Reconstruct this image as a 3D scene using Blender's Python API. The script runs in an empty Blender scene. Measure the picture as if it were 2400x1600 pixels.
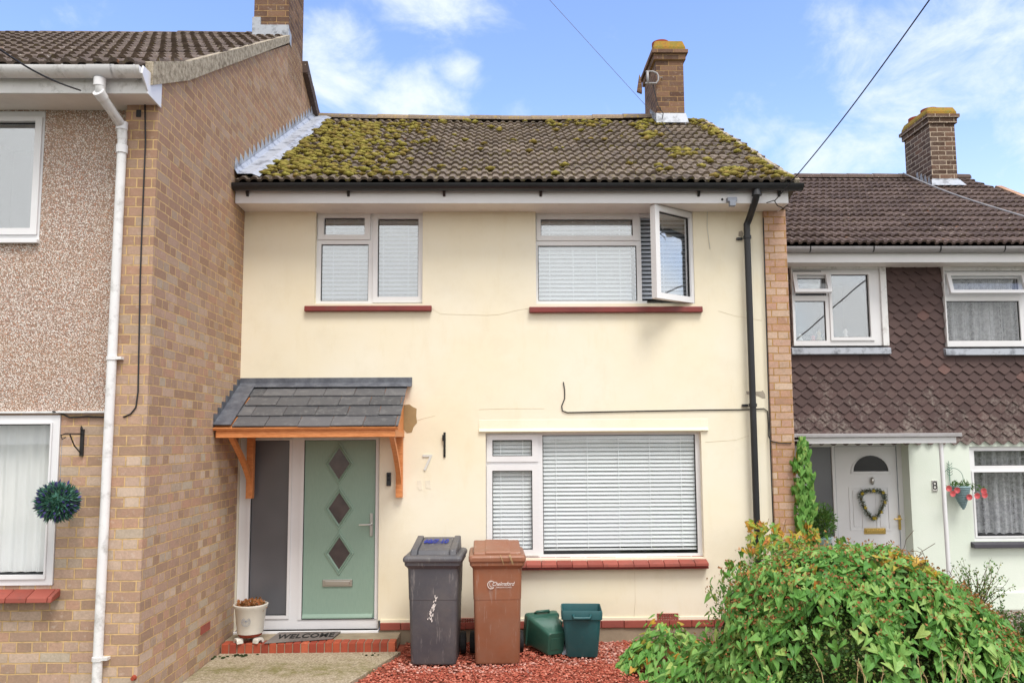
import bpy, math, random
from math import sin, cos, pi, radians, sqrt, atan2
from mathutils import Vector, Matrix, noise
random.seed(7)
rnd = random.random
def U(a, b): return a + (b-a)*rnd()
SC = bpy.context.scene
COL = SC.collection

# ------------------------------------------------------------------ camera
CZ = 1.97
_y, _p, _r = radians(1.15), radians(5.45), radians(-.34)
FW = Vector((sin(_y)*cos(_p), cos(_y)*cos(_p), sin(_p)))
_rt = Vector((cos(_y), -sin(_y), 0)); _up = _rt.cross(FW)
RT = _rt*cos(_r) + _up*sin(_r); UP = -_rt*sin(_r) + _up*cos(_r)
cam = bpy.data.cameras.new('camera'); camo = bpy.data.objects.new('camera', cam); COL.objects.link(camo)
camo.matrix_world = Matrix(((RT.x, UP.x, -FW.x, 0), (RT.y, UP.y, -FW.y, 0), (RT.z, UP.z, -FW.z, CZ), (0, 0, 0, 1)))
cam.sensor_width = 36; cam.lens = 1850/2400*36; cam.shift_y = 51/2400
cam.clip_start = .05; cam.clip_end = 3000
SC.camera = camo

def ray(u, v):
    a = (u/.98-1200)/1850; b = (v/.98-851)/1850
    return RT*a - UP*b + FW
def at(u, v, Y):                      # photo pixel -> point on the plane at distance Y
    r = ray(u, v); t = Y/r.y; return Vector((r.x*t, Y, r.z*t+CZ))

# ------------------------------------------------------------------ world and sun
SUN_EL, SUN_AZ = radians(60), radians(-24)     # behind the camera, a little to its right
W = bpy.data.worlds.new("World"); SC.world = W; W.use_nodes = True
nt = W.node_tree; nt.nodes.clear()
def wn(t, **k):
    n = nt.nodes.new(t)
    for a, b in k.items(): setattr(n, a, b)
    return n
wo = wn('ShaderNodeOutputWorld'); bg = wn('ShaderNodeBackground'); sky = wn('ShaderNodeTexSky')
sky.sky_type = 'NISHITA'; sky.sun_disc = False; sky.sun_elevation = SUN_EL
sky.sun_rotation = radians(180) + SUN_AZ; sky.altitude = 50; sky.air_density = 1.3; sky.dust_density = .6; sky.ozone_density = 3
hs = wn('ShaderNodeHueSaturation'); hs.inputs['Saturation'].default_value = 1.10; hs.inputs['Value'].default_value = 2.0; hs.inputs['Hue'].default_value = .517
nt.links.new(sky.outputs[0], hs.inputs['Color'])
tc = wn('ShaderNodeTexCoord')
def wmath(op, a, b=None, c=None):
    n = wn('ShaderNodeMath', operation=op)
    for i, x in enumerate((a, b, c)):
        if x is None: continue
        if isinstance(x, (int, float)): n.inputs[i].default_value = x
        else: nt.links.new(x, n.inputs[i])
    return n.outputs[0]
def wramp(fac, a, b):
    n = wn('ShaderNodeMapRange', interpolation_type='SMOOTHSTEP'); nt.links.new(fac, n.inputs[0])
    n.inputs[1].default_value = a; n.inputs[2].default_value = b; return n.outputs[0]
def wnoise(scale, detail, rough, dist=0, off=(0, 0, 0), st=(1, 1, 1)):
    mp = wn('ShaderNodeMapping'); nt.links.new(tc.outputs['Generated'], mp.inputs[0])
    mp.inputs['Location'].default_value = off; mp.inputs['Scale'].default_value = st
    n = wn('ShaderNodeTexNoise'); n.inputs['Scale'].default_value = scale; n.inputs['Detail'].default_value = detail
    n.inputs['Roughness'].default_value = rough; n.inputs['Distortion'].default_value = dist
    nt.links.new(mp.outputs[0], n.inputs['Vector']); return n.outputs['Fac']
def blob(dirv, r0, r1, sx=1.0):        # soft region of the sky round a direction
    d = wn('ShaderNodeVectorMath', operation='DISTANCE'); mp = wn('ShaderNodeMapping')
    nt.links.new(tc.outputs['Generated'], mp.inputs[0]); mp.inputs['Scale'].default_value = (1/sx, 1, 1)
    nt.links.new(mp.outputs[0], d.inputs[0]); dv = dirv.normalized(); d.inputs[1].default_value = (dv.x/sx, dv.y, dv.z)
    return wmath('SUBTRACT', 1.0, wramp(d.outputs['Value'], r0, r1))
fine = wnoise(9, 7, .62, .35, st=(1, 1, 1.5)); big = wnoise(2.1, 4, .5, .2, off=(3.1, .7, 1.3), st=(1, 1, 1.6))
def CD(u, v): return ray(u, v)
regs = [(CD(775, 130), .02, .095, 1.0, .82), (CD(950, 255), .0, .09, 2.0, .74), (CD(1065, 165), .0, .05, 1.3, .72), (CD(1000, -10), .0, .095, 1.9, .8),
        (CD(2360, 60), .08, .40, 1.1, .54), (CD(2080, 340), .0, .19, 1.3, .72), (CD(1850, 350), .0, .13, 1.5, .6), (CD(180, 10), .0, .05, 1.5, .4),
        (CD(1960, 110), .0, .10, 1.3, .30), (CD(1835, 225), .0, .04, 1, .45), (CD(1180, 262), .0, .05, 2.6, .55)]
acc = None
for dv, a, b, sx, w in regs:
    t = wmath('MULTIPLY', blob(dv, a, b, sx), w)
    acc = t if acc is None else wmath('MAXIMUM', acc, t)
cl = wramp(wmath('ADD', acc, wmath('MULTIPLY', wmath('SUBTRACT', fine, .5), 1.7)), .24, 1.0)
sep = wn('ShaderNodeSeparateXYZ'); nt.links.new(tc.outputs['Generated'], sep.inputs[0])
behind = wramp(sep.outputs['Y'], .35, -.25)        # added unseen cloud cover behind the camera, for neutral fill light
fill_deck = wmath('MULTIPLY', wramp(wmath('ADD', big, wmath('MULTIPLY', fine, .3)), .38, .62), behind)
lowc = wmath('MULTIPLY', wramp(sep.outputs['Z'], .30, .02), .8)
mask = wmath('MAXIMUM', fill_deck, wmath('MULTIPLY', lowc, behind))
hz = wramp(sep.outputs['Z'], .42, -.10); mask = wmath('MINIMUM', mask, 1.0)
mix0 = wn('ShaderNodeMix', data_type='RGBA'); nt.links.new(wmath('MINIMUM', wmath('MAXIMUM', cl, hz), 1.0), mix0.inputs[0]); nt.links.new(hs.outputs[0], mix0.inputs[6]); mix0.inputs[7].default_value = (6.5, 7.1, 7.7, 1)
mix = wn('ShaderNodeMix', data_type='RGBA')
nt.links.new(mask, mix.inputs[0]); nt.links.new(mix0.outputs[2], mix.inputs[6]); mix.inputs[7].default_value = (9.9, 9.65, 9.35, 1)  # added cover behind the camera, brighter than the clouds in view
SKYMIX = mix
nt.links.new(mix.outputs[2], bg.inputs[0]); bg.inputs[1].default_value = .1
nt.links.new(bg.outputs[0], wo.inputs[0])
sl = bpy.data.lights.new('sun', 'SUN'); sl.energy = 1.9; sl.angle = radians(22); sl.color = (1, .96, .90)
so = bpy.data.objects.new('sun', sl); COL.objects.link(so)
sd = Vector((-sin(SUN_AZ)*cos(SUN_EL), -cos(SUN_AZ)*cos(SUN_EL), sin(SUN_EL)))
so.rotation_euler = sd.to_track_quat('Z', 'Y').to_euler(); so.location = (6, -8, 12)
SC.view_settings.view_transform = 'Standard'; SC.view_settings.look = 'None'
SC.view_settings.gamma = 1; SC.view_settings.exposure = 0.6
try: SC.view_settings.use_curve_mapping = False
except Exception: pass

# ------------------------------------------------------------------ materials
def s2l(c): c /= 255; return c/12.92 if c <= .04045 else ((c+.055)/1.055)**2.4
def K(r, g, b, k=.85): return (s2l(r)*k, s2l(g)*k, s2l(b)*k, 1)
class NT:
    def __init__(s, name, rough=.6, spec=.4, metal=0):
        s.m = bpy.data.materials.new(name); s.m.use_nodes = True; s.t = s.m.node_tree
        s.b = s.t.nodes['Principled BSDF']; s.out = s.t.nodes['Material Output']
        s.b.inputs['Roughness'].default_value = rough; s.b.inputs['Specular IOR Level'].default_value = spec
        s.b.inputs['Metallic'].default_value = metal
        s.geo = s.n('ShaderNodeNewGeometry'); s.P = s.geo.outputs['Position']; s.isl = s.geo.outputs['Random Per Island']
    def n(s, t, **k):
        n = s.t.nodes.new(t)
        for a, b in k.items(): setattr(n, a, b)
        return n
    def set(s, sock, x):
        if isinstance(x, (int, float, tuple)): sock.default_value = x
        else: s.t.links.new(x, sock)
    def math(s, op, a, b=0., c=0.):
        n = s.n('ShaderNodeMath', operation=op)
        for i, x in enumerate((a, b, c)): s.set(n.inputs[i], x)
        return n.outputs[0]
    def vmap(s, vec=None, scale=(1, 1, 1), loc=(0, 0, 0), rot=(0, 0, 0)):
        n = s.n('ShaderNodeMapping'); s.t.links.new(vec or s.P, n.inputs[0])
        n.inputs['Scale'].default_value = scale; n.inputs['Location'].default_value = loc; n.inputs['Rotation'].default_value = rot
        return n.outputs[0]
    def noise(s, scale, detail=3, rough=.55, vec=None, dist=0):
        n = s.n('ShaderNodeTexNoise'); s.t.links.new(vec or s.P, n.inputs['Vector'])
        n.inputs['Scale'].default_value = scale; n.inputs['Detail'].default_value = detail
        n.inputs['Roughness'].default_value = rough; n.inputs['Distortion'].default_value = dist
        return n.outputs['Fac']
    def voro(s, scale, feature='F1', out='Color', vec=None, rnd_=1.0):
        n = s.n('ShaderNodeTexVoronoi', feature=feature); s.t.links.new(vec or s.P, n.inputs['Vector'])
        n.inputs['Scale'].default_value = scale; n.inputs['Randomness'].default_value = rnd_
        return n.outputs[out]
    def ramp(s, fac, stops, mode='LINEAR'):
        n = s.n('ShaderNodeValToRGB'); n.color_ramp.interpolation = mode; e = n.color_ramp.elements
        while len(e) < len(stops): e.new(.5)
        for el, (p, c) in zip(e, stops): el.position = p; el.color = c
        s.t.links.new(fac, n.inputs[0]); return n.outputs[0]
    def rng(s, fac, a, b, c=0., d=1.):
        n = s.n('ShaderNodeMapRange'); s.t.links.new(fac, n.inputs[0])
        for i, x in zip((1, 2, 3, 4), (a, b, c, d)): n.inputs[i].default_value = x
        return n.outputs[0]
    def mix(s, fac, a, b, mode='MIX'):
        n = s.n('ShaderNodeMix', data_type='RGBA', blend_type=mode)
        s.set(n.inputs[0], fac); s.set(n.inputs[6], a); s.set(n.inputs[7], b); return n.outputs[2]
    def col(s, c): s.set(s.b.inputs['Base Color'], c); return s
    def rough(s, x): s.set(s.b.inputs['Roughness'], x); return s
    def bump(s, h, strength=.3, dist=.01):
        n = s.n('ShaderNodeBump'); n.inputs['Strength'].default_value = strength; n.inputs['Distance'].default_value = dist
        s.t.links.new(h, n.inputs['Height']); s.t.links.new(n.outputs[0], s.b.inputs['Normal']); return s

def flat(name, c, rough=.5, spec=.4, metal=0, var=.08, bump=.0, bs=60, dirt=0.0, scuff=0.0):
    t = NT(name, rough, spec, metal)
    d = tuple(x*(1-2*var) for x in c[:3])+(1,); e = tuple(min(x*(1+var), 1) for x in c[:3])+(1,)
    cc = t.ramp(t.noise(3.5, 5, .65), [(.3, d), (.7, e)])
    if dirt: cc = t.mix(t.math('MULTIPLY', t.rng(t.noise(9, 6, .7), .52, .72), dirt), cc, K(105, 98, 80))
    if scuff: cc = t.mix(t.math('MULTIPLY', t.rng(t.noise(30, 4, .7, vec=t.vmap(scale=(1, 1, .12))), .58, .66), scuff), cc, K(200, 196, 190)); cc = t.mix(t.math('MULTIPLY', t.rng(t.noise(4, 5, .7), .4, .7), scuff), cc, K(150, 140, 128))
    t.col(cc)
    if bump: t.bump(t.noise(bs, 4, .6), bump, .004)
    return t.m

def brickmat(name, pal, mortar, w=.225, h=.075, squash=.5, off=(0, 0), ms=.0055, stains=.35, weather=0., bumpd=.006):
    t = NT(name, .9, .2)
    sp = t.n('ShaderNodeSeparateXYZ'); t.t.links.new(t.P, sp.inputs[0])
    cb = t.n('ShaderNodeCombineXYZ')
    wob = t.rng(t.noise(5, 2), 0, 1, -.006, .006); wob2 = t.rng(t.noise(14, 3), 0, 1, -.004, .004)
    hx = t.math('ADD', t.math('ADD', sp.outputs[0], sp.outputs[1]), wob2)

    t.set(cb.inputs[0], t.math('ADD', hx, off[0])); t.set(cb.inputs[1], t.math('ADD', t.math('ADD', sp.outputs[2], wob), off[1]))
    def bt(c1, c2, mo):
        b = t.n('ShaderNodeTexBrick'); t.t.links.new(cb.outputs[0], b.inputs['Vector'])
        b.inputs['Color1'].default_value = c1; b.inputs['Color2'].default_value = c2; b.inputs['Mortar'].default_value = mo
        b.inputs['Scale'].default_value = 1; b.inputs['Mortar Size'].default_value = ms; b.inputs['Mortar Smooth'].default_value = .25
        b.inputs['Bias'].default_value = 0; b.inputs['Brick Width'].default_value = w; b.inputs['Row Height'].default_value = h
        b.squash = squash; b.squash_frequency = 2; b.offset = .5; return b
    b = bt((0, 0, 0, 1), (1, 1, 1, 1), (.5, .5, .5, 1))
    n_ = len(pal); cols = t.ramp(b.outputs['Color'], [((i+.5)/n_*.9+.05, c) for i, c in enumerate(pal)], 'LINEAR')
    sm = t.noise(11, 5, .7); cols = t.mix(t.math('MULTIPLY', t.rng(sm, .45, .75), stains), cols, K(150, 138, 122), 'MIX')
    cols = t.mix(t.rng(t.noise(60, 4, .7), .3, .75, 0, .5), cols, t.mix(.5, cols, (.02, .015, .012, 1)))
    cols = t.mix(t.rng(t.noise(27, 3, .6), .6, .72, 0, .35), cols, K(225, 210, 195))
    mo = t.mix(t.rng(t.noise(20, 4), .45, .85), mortar, tuple(x*.5 for x in mortar[:3])+(1,))
    cols = t.mix(t.math('MULTIPLY', t.rng(t.math('ADD', sp.outputs[2], t.math('MULTIPLY', t.noise(1.1, 4), 2.5)), 3.2, 5.2), weather), cols, K(160, 118, 90), 'MIX')
    t.col(t.mix(b.outputs['Fac'], cols, mo))
    hgt = t.math('ADD', t.math('MULTIPLY', b.outputs['Fac'], -1.0), t.math('MULTIPLY', t.noise(45, 5, .7), .5))
    t.bump(hgt, .9, bumpd*1.3)
    return t.m
class _S: pass
s = _S()

M = {}
BR = [K(176, 146, 124, .95), K(192, 162, 142, .95), K(204, 177, 158, .95), K(178, 144, 122, .95), K(214, 192, 172, .95), K(198, 165, 145, .95), K(182, 150, 130, .95), K(198, 184, 165, .95), K(200, 160, 136, .95)]
M['brick'] = brickmat('pinkish_stock_brick', BR, K(218, 184, 134, .92), off=(.034+.225*20, .015), squash=.5, ms=.0056, weather=.45)
BD = [K(92, 72, 62), K(120, 94, 80), K(104, 82, 70), K(136, 104, 86), K(116, 96, 86)]
M['brick_chimney'] = brickmat('dark_chimney_brick', [K(106, 80, 68), K(134, 104, 88), K(118, 90, 76), K(148, 114, 92)], K(180, 146, 104), off=(.1, .02), squash=1)
M['brick_grey'] = brickmat('brown_brick_pale_joints', BD, K(206, 188, 168), off=(.05, .0), squash=1, ms=.007)
M['brick_warm'] = brickmat('warm_pier_brick', [K(208, 164, 138), K(222, 188, 166), K(196, 152, 126), K(228, 200, 176), K(212, 168, 146)], K(196, 152, 92), off=(.0, .03))

t = NT('pebbledash', .95, .2)
v = t.voro(125); sepc = t.n('ShaderNodeSeparateColor'); t.t.links.new(v, sepc.inputs[0])
cc = t.ramp(sepc.outputs[0], [(0, K(160, 118, 100, 1)), (.12, K(236, 222, 212, 1)), (.36, K(206, 174, 158, 1)), (.48, K(250, 244, 238, 1)), (.62, K(222, 192, 176, 1)), (.72, K(176, 160, 152, 1)), (.8, K(250, 246, 240, 1)), (.92, K(206, 144, 112, 1))], 'CONSTANT')
dd = t.voro(125, out='Distance'); cc = t.mix(t.rng(dd, .38, .62), cc, K(172, 148, 132))
cc = t.mix(t.rng(t.noise(2.2, 4), .45, .8, 0, .3), cc, K(196, 160, 122)); t.col(cc)
t.bump(t.math('MULTIPLY', dd, -1), .8, .008); M['pebble'] = t.m

t = NT('cream_painted_render', .85, .25)
cc = t.mix(t.rng(t.noise(.9, 5, .6), .35, .7), K(250, 243, 223, .9), K(248, 237, 208, .9))
cc = t.mix(t.rng(t.noise(6, 6, .7, vec=t.vmap(scale=(1, 1, .25))), .55, .8, 0, .35), cc, K(236, 220, 180, .86)); cc = t.mix(t.rng(t.noise(2.3, 7, .72, vec=t.vmap(loc=(3, 1, 8))), .5, .72, 0, .3), cc, K(238, 226, 198, .84))
t.col(cc); t.bump(t.math('ADD', t.noise(1.6, 3), t.math('MULTIPLY', t.noise(90, 4, .7), .12)), .35, .02); M['cream'] = t.m
t = NT('pale_green_render', .85, .25)
t.col(t.mix(t.rng(t.noise(2, 5), .3, .7), K(234, 241, 230, .9), K(226, 236, 222, .9))); t.bump(t.noise(60, 4), .2, .006); M['mint'] = t.m
M['upvc'] = flat('white_upvc', K(240, 240, 242, .9), .28, .5, var=.02)
M['upvc_dirty'] = flat('white_plastic_weathered', K(240, 240, 240, .9), .35, .45, var=.05, dirt=.5)
M['soffit'] = flat('soffit_board', K(244, 238, 232, .9), .5, .3, var=.03, dirt=.1)
M['black_pl'] = flat('black_gutter_plastic', (.016, .017, .02, 1), .38, .5, var=.2)
M['grey_pl'] = flat('grey_gutter_plastic', K(176, 174, 176), .4, .45, var=.06, dirt=.25)
M['redpaint'] = flat('dark_red_painted_sill', K(132, 44, 38), .42, .5, var=.15, bump=.2, dirt=.2)
M['iron'] = flat('wrought_iron', (.02, .019, .018, 1), .6, .4, var=.3)
M['steel'] = flat('brushed_steel', (.55, .53, .5, 1), .28, .5, 1, var=.05)
M['brass'] = flat('brass', (.72, .50, .16, 1), .25, .5, 1, var=.05)
M['gasket'] = flat('black_gasket', (.012, .012, .013, 1), .6, .3)
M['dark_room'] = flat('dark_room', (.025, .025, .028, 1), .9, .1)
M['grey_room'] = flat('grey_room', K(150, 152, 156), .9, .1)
M['terracotta'] = flat('terracotta_pot', K(166, 74, 52), .8, .3, var=.2, bump=.2)
M['greysill'] = flat('dark_grey_sill', K(70, 68, 76), .5, .4, var=.1)
M['mattext'] = flat('dark_rubber_lettering', (.022, .021, .02, 1), .8, .2)
M['white_paint'] = flat('white_number', K(232, 232, 226), .5, .4, var=.04)
M['white_mark'] = flat('white_print', K(235, 228, 222), .6, .3, var=.05)
M['bluepen'] = flat('blue_marker', K(52, 66, 160), .6, .3)
M['wire'] = flat('dark_cable', (.03, .03, .033, 1), .6, .3)
M['greywire'] = flat('grey_cable', K(150, 156, 168), .6, .3)

def glassmat(name, tint=(.96, .975, .98, 1), f0=.10, gain=.6):
    t = NT(name); g = t.n('ShaderNodeBsdfGlossy'); g.inputs['Roughness'].default_value = .015; g.inputs['Color'].default_value = (.92, .96, 1, 1)
    tr = t.n('ShaderNodeBsdfTransparent'); tr.inputs['Color'].default_value = tint
    fr = t.n('ShaderNodeLayerWeight'); fr.inputs['Blend'].default_value = .5
    fac = t.math('MINIMUM', t.math('ADD', t.math('MULTIPLY', t.math('POWER', fr.outputs['Facing'], 3), gain), f0), 1)
    bp = t.n('ShaderNodeBump'); bp.inputs['Strength'].default_value = .05; bp.inputs['Distance'].default_value = .02
    t.t.links.new(t.noise(2.2, 1), bp.inputs['Height']); t.t.links.new(bp.outputs[0], g.inputs['Normal'])
    mx = t.n('ShaderNodeMixShader'); t.set(mx.inputs[0], fac); t.t.links.new(tr.outputs[0], mx.inputs[1]); t.t.links.new(g.outputs[0], mx.inputs[2])
    t.t.links.new(mx.outputs[0], t.out.inputs[0]); return t.m
M['glass'] = glassmat('double_glazing', tint=(.985, .99, .99, 1), f0=.05)
M['glass_hi'] = glassmat('double_glazing_sky', f0=.24)
t = NT('frosted_glass', .22, .8); t.col(t.ramp(t.noise(1.3, 2), [(.3, K(92, 94, 100)), (.7, K(116, 118, 124))])); t.bump(t.voro(220, out='Distance'), .15, .002); M['frost'] = t.m
t = NT('dark_obscure_glass', .25, .7); t.col(t.ramp(t.noise(4, 3), [(.3, K(60, 50, 50)), (.7, K(96, 82, 80))])); M['darkglass'] = t.m
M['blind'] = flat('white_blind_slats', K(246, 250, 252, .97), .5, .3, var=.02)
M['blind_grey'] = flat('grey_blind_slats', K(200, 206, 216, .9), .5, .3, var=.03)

# net curtain with lace pattern
t = NT('net_curtain', .9, .1)
tr = t.n('ShaderNodeBsdfTransparent'); mx = t.n('ShaderNodeMixShader')
t.col(K(225, 226, 230)); lace = t.math('ADD', t.math('MULTIPLY', t.rng(t.noise(26, 4, .75), .45, .55), .18), t.math('MULTIPLY', t.rng(t.noise(9, 2, .5, vec=t.vmap(scale=(1.6, 0, 0))), .38, .62), .38))
t.set(mx.inputs[0], t.math('ADD', lace, .24)); t.t.links.new(tr.outputs[0], mx.inputs[1]); t.t.links.new(t.b.outputs[0], mx.inputs[2]); t.t.links.new(mx.outputs[0], t.out.inputs[0]); M['net'] = t.m
t = NT('voile_curtain', .9, .1); t.col(t.ramp(t.noise(2, 3), [(.3, K(232, 234, 234, 1)), (.7, K(248, 248, 246, 1))])); M['voile'] = t.m

def tilemat(name, base, hi, lich, moss_amt=.3, mosscol=K(134, 126, 44)):
    t = NT(name, .88, .25)
    c = t.ramp(t.isl, [(0, base), (.35, hi), (.6, tuple(x*.85 for x in base[:3])+(1,)), (1, hi)])
    c = t.mix(t.rng(t.noise(30, 5, .7), .35, .7, 0, .55), c, tuple(x*.35 for x in base[:3])+(1,))
    c = t.mix(t.rng(t.noise(16, 4, .7), .57, .65, 0, moss_amt), c, mosscol)
    c = t.mix(t.rng(t.noise(24, 3, .6, vec=t.vmap(loc=(5, 3, 9))), .66, .70, 0, .75), c, lich)
    c = t.mix(t.rng(t.noise(13, 3, .6, vec=t.vmap(loc=(1, 7, 2))), .68, .74, 0, .5), c, K(186, 120, 70))
    t.col(c); t.bump(t.noise(70, 5, .7), .5, .006); return t.m
M['tile_cream'] = tilemat('weathered_concrete_tile', K(126, 113, 101), K(153, 138, 122), K(220, 214, 202), .7)
M['tile_left'] = tilemat('brown_concrete_tile', K(116, 102, 92), K(138, 122, 110), K(206, 198, 186), .25)
M['tile_right'] = tilemat('red_brown_concrete_tile', K(106, 90, 84), K(128, 110, 102), K(214, 200, 188), .12)
t = NT('hung_clay_tile', .8, .3)
c = t.ramp(t.isl, [(0, K(86, 70, 68)), (.5, K(100, 81, 78)), (.97, K(92, 75, 73)), (1, K(126, 96, 90))])
sp = t.n('ShaderNodeSeparateXYZ'); t.t.links.new(t.P, sp.inputs[0])
wz = t.math('ADD', t.rng(sp.outputs[2], 3.0, 1.9, -.16, .22), t.noise(4, 3)); c = t.mix(t.rng(t.math('MULTIPLY', wz, t.noise(30, 4, .7)), .30, .46, 0, .6), c, K(158, 148, 140))
t.col(c); t.bump(t.noise(80, 4), .4, .004); M['tile_hung'] = t.m
t = NT('dark_slate', .55, .4); t.col(t.mix(t.rng(t.noise(14, 5, .7), .52, .62, 0, .4), t.ramp(t.isl, [(0, K(80, 81, 85)), (1, K(106, 106, 109))]), K(134, 134, 134))); t.bump(t.noise(30, 5, .7), .3, .006); M['slate'] = t.m
t = NT('lead_flashing', .5, .5); t.col(t.mix(t.rng(t.noise(9, 5, .7), .4, .7), K(84, 88, 98), K(120, 124, 132))); t.bump(t.noise(12, 3), .3, .01); M['lead'] = t.m
t = NT('aged_pale_lead', .5, .5); t.col(t.mix(t.rng(t.noise(8, 5, .7), .5, .68), K(184, 190, 200), K(108, 112, 120))); t.bump(t.noise(14, 3), .35, .012); M['lead_pale'] = t.m
t = NT('mortar_verge', .95, .15); t.col(t.mix(t.rng(t.noise(22, 5, .75), .4, .65), K(206, 194, 172), K(130, 118, 100))); t.bump(t.noise(40, 5, .8), .8, .012); M['verge'] = t.m
t = NT('moss', .95, .1); t.col(t.mix(t.isl, t.ramp(t.noise(18, 4, .7), [(.3, K(126, 122, 56)), (.55, K(172, 164, 82)), (.8, K(196, 182, 108))]), t.ramp(t.noise(28, 4), [(.3, K(122, 116, 54)), (.7, K(176, 148, 92))]))); t.bump(t.noise(160, 4, .8), .9, .01); M['moss'] = t.m
t = NT('lichen_cap', .95, .15); t.col(t.ramp(t.noise(13, 5, .75), [(.3, K(150, 112, 78)), (.45, K(178, 138, 62)), (.6, K(146, 134, 66)), (.75, K(190, 168, 120))])); t.bump(t.noise(50, 5, .8), .7, .01); M['capmoss'] = t.m
t = NT('stained_timber', .5, .4); g = t.noise(14, 4, .6, vec=t.vmap(scale=(1, 6, 6))); t.col(t.ramp(g, [(.3, K(196, 120, 66, 1)), (.7, K(228, 154, 98, 1))])); t.bump(g, .15, .003); M['timber'] = t.m
t = NT('sage_green_door', .45, .4); t.col(t.ramp(t.noise(30, 3, .6, vec=t.vmap(scale=(8, 8, .5))), [(.3, K(148, 176, 160)), (.7, K(157, 185, 169))])); t.bump(t.noise(30, 4, .6, vec=t.vmap(scale=(10, 10, .6))), .12, .002); M['sage'] = t.m
t = NT('red_quarry_tile', .6, .35); t.col(t.mix(t.rng(t.noise(8, 5, .7), .52, .75, 0, .6), t.ramp(t.isl, [(0, K(140, 68, 58)), (.5, K(172, 92, 78)), (1, K(158, 86, 76))]), K(110, 74, 66))); t.bump(t.noise(40, 4), .2, .004); M['redtile'] = t.m
t = NT('red_step_brick', .75, .3); t.col(t.mix(t.rng(t.noise(16, 5, .7), .5, .75, 0, .5), t.ramp(t.isl, [(0, K(140, 62, 48)), (.4, K(184, 90, 62)), (.7, K(158, 70, 54)), (1, K(198, 106, 76))]), K(120, 62, 52))); t.bump(t.noise(50, 4), .35, .005); M['stepbrick'] = t.m
M['mortar'] = flat('grey_mortar', K(170, 156, 134), .95, .1, var=.15, bump=.4)
t = NT('mossy_concrete', .95, .15)
c = t.mix(t.rng(t.noise(55, 6, .85), .38, .62), K(132, 116, 92), K(214, 202, 178)); c = t.mix(t.rng(t.voro(85, out='Distance'), .25, .1, 0, .55), c, K(206, 176, 140))
sp = t.n('ShaderNodeSeparateXYZ'); t.t.links.new(t.P, sp.inputs[0])
band = t.math('SUBTRACT', 1., t.math('ABSOLUTE', t.math('MULTIPLY', t.math('SUBTRACT', sp.outputs[1], 7.05), 2.6)))
c = t.mix(t.rng(t.math('ADD', t.math('MULTIPLY', band, .2), t.noise(7, 7, .8)), .56, .78, 0, .75), c, K(120, 116, 56)); c = t.mix(t.rng(t.noise(10, 6, .8, vec=t.vmap(loc=(4, 2, 0))), .62, .72, 0, .7), c, K(98, 92, 66))
t.col(c); t.bump(t.noise(120, 5, .8), .7, .01); M['path'] = t.m
M['ridge'] = tilemat('lichened_ridge_tile', K(150, 134, 118), K(176, 154, 126), K(222, 210, 180), .9, K(168, 144, 74))
def gravelmat(name, stops):
    t = NT(name, .9, .2); c = t.ramp(t.isl, stops, 'CONSTANT'); c = t.mix(t.rng(t.noise(180, 3), .4, .7, 0, .35), c, (.05, .03, .025, 1)); t.col(c); return t.m
M['gravel_red'] = gravelmat('red_gravel', [(0, K(182, 94, 74)), (.2, K(206, 116, 94)), (.45, K(168, 84, 68)), (.62, K(216, 138, 116)), (.8, K(194, 102, 82)), (.93, K(214, 146, 126, 1))])
M['gravel_pink'] = gravelmat('dusty_pink_gravel', [(0, K(206, 146, 130, 1)), (.25, K(222, 176, 162, 1)), (.5, K(180, 104, 88)), (.7, K(204, 150, 138)), (.85, K(190, 120, 104))])
M['gravel_bed'] = flat('red_gravel_bed', K(168, 96, 78), .95, .1, var=.3, bump=.8)  # mottled red base colour under the loose stones
M['gravel_grey'] = gravelmat('mixed_shingle', [(0, K(150, 134, 118)), (.2, K(206, 196, 180)), (.4, K(126, 96, 80)), (.6, K(180, 160, 140)), (.8, K(110, 104, 100)), (.92, K(226, 216, 204))])
t = NT('garden_ground', .95, .1); t.col(t.ramp(t.noise(12, 6, .75), [(.3, K(70, 66, 44)), (.55, K(92, 96, 50)), (.8, K(120, 110, 80))])); t.bump(t.noise(30, 5, .8), .8, .03); M['ground'] = t.m
t = NT('asphalt', .9, .2); t.col(t.ramp(t.noise(90, 4, .8), [(.3, (.035, .035, .037, 1)), (.7, (.07, .07, .07, 1))])); M['asphalt'] = t.m
M['paving'] = flat('paving', K(150, 146, 138), .9, .2, var=.15, bump=.4)

def leafmat(name, stops, rough=.5, trans=.25):
    t = NT(name, rough, .35); c = t.ramp(t.isl, stops); c = t.mix(t.rng(t.noise(40, 3), .4, .7, 0, .25), c, (.02, .05, .01, 1)); t.col(c)
    tl = t.n('ShaderNodeBsdfTranslucent'); t.set(tl.inputs[0], t.mix(.5, c, K(170, 190, 60))); mx = t.n('ShaderNodeMixShader'); mx.inputs[0].default_value = trans
    t.t.links.new(t.b.outputs[0], mx.inputs[1]); t.t.links.new(tl.outputs[0], mx.inputs[2]); t.t.links.new(mx.outputs[0], t.out.inputs[0]); return t.m
M['leaf'] = leafmat('bindweed_leaf', [(0, K(78, 132, 56)), (.3, K(102, 160, 70)), (.6, K(124, 180, 86)), (.85, K(150, 196, 104)), (1, K(186, 210, 116))])
M['leaf_y'] = leafmat('yellowing_leaf', [(0, K(150, 178, 66)), (.4, K(206, 184, 78)), (.7, K(224, 170, 60)), (1, K(196, 120, 60))])
M['leaf_d'] = leafmat('hedge_leaf', [(0, K(62, 102, 50)), (.5, K(88, 132, 64)), (.85, K(122, 160, 82)), (1, K(196, 184, 126))], .45)
M['leaf_m'] = leafmat('bush_leaf', [(0, K(44, 84, 42)), (.5, K(66, 112, 52)), (1, K(100, 144, 74))])
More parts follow.
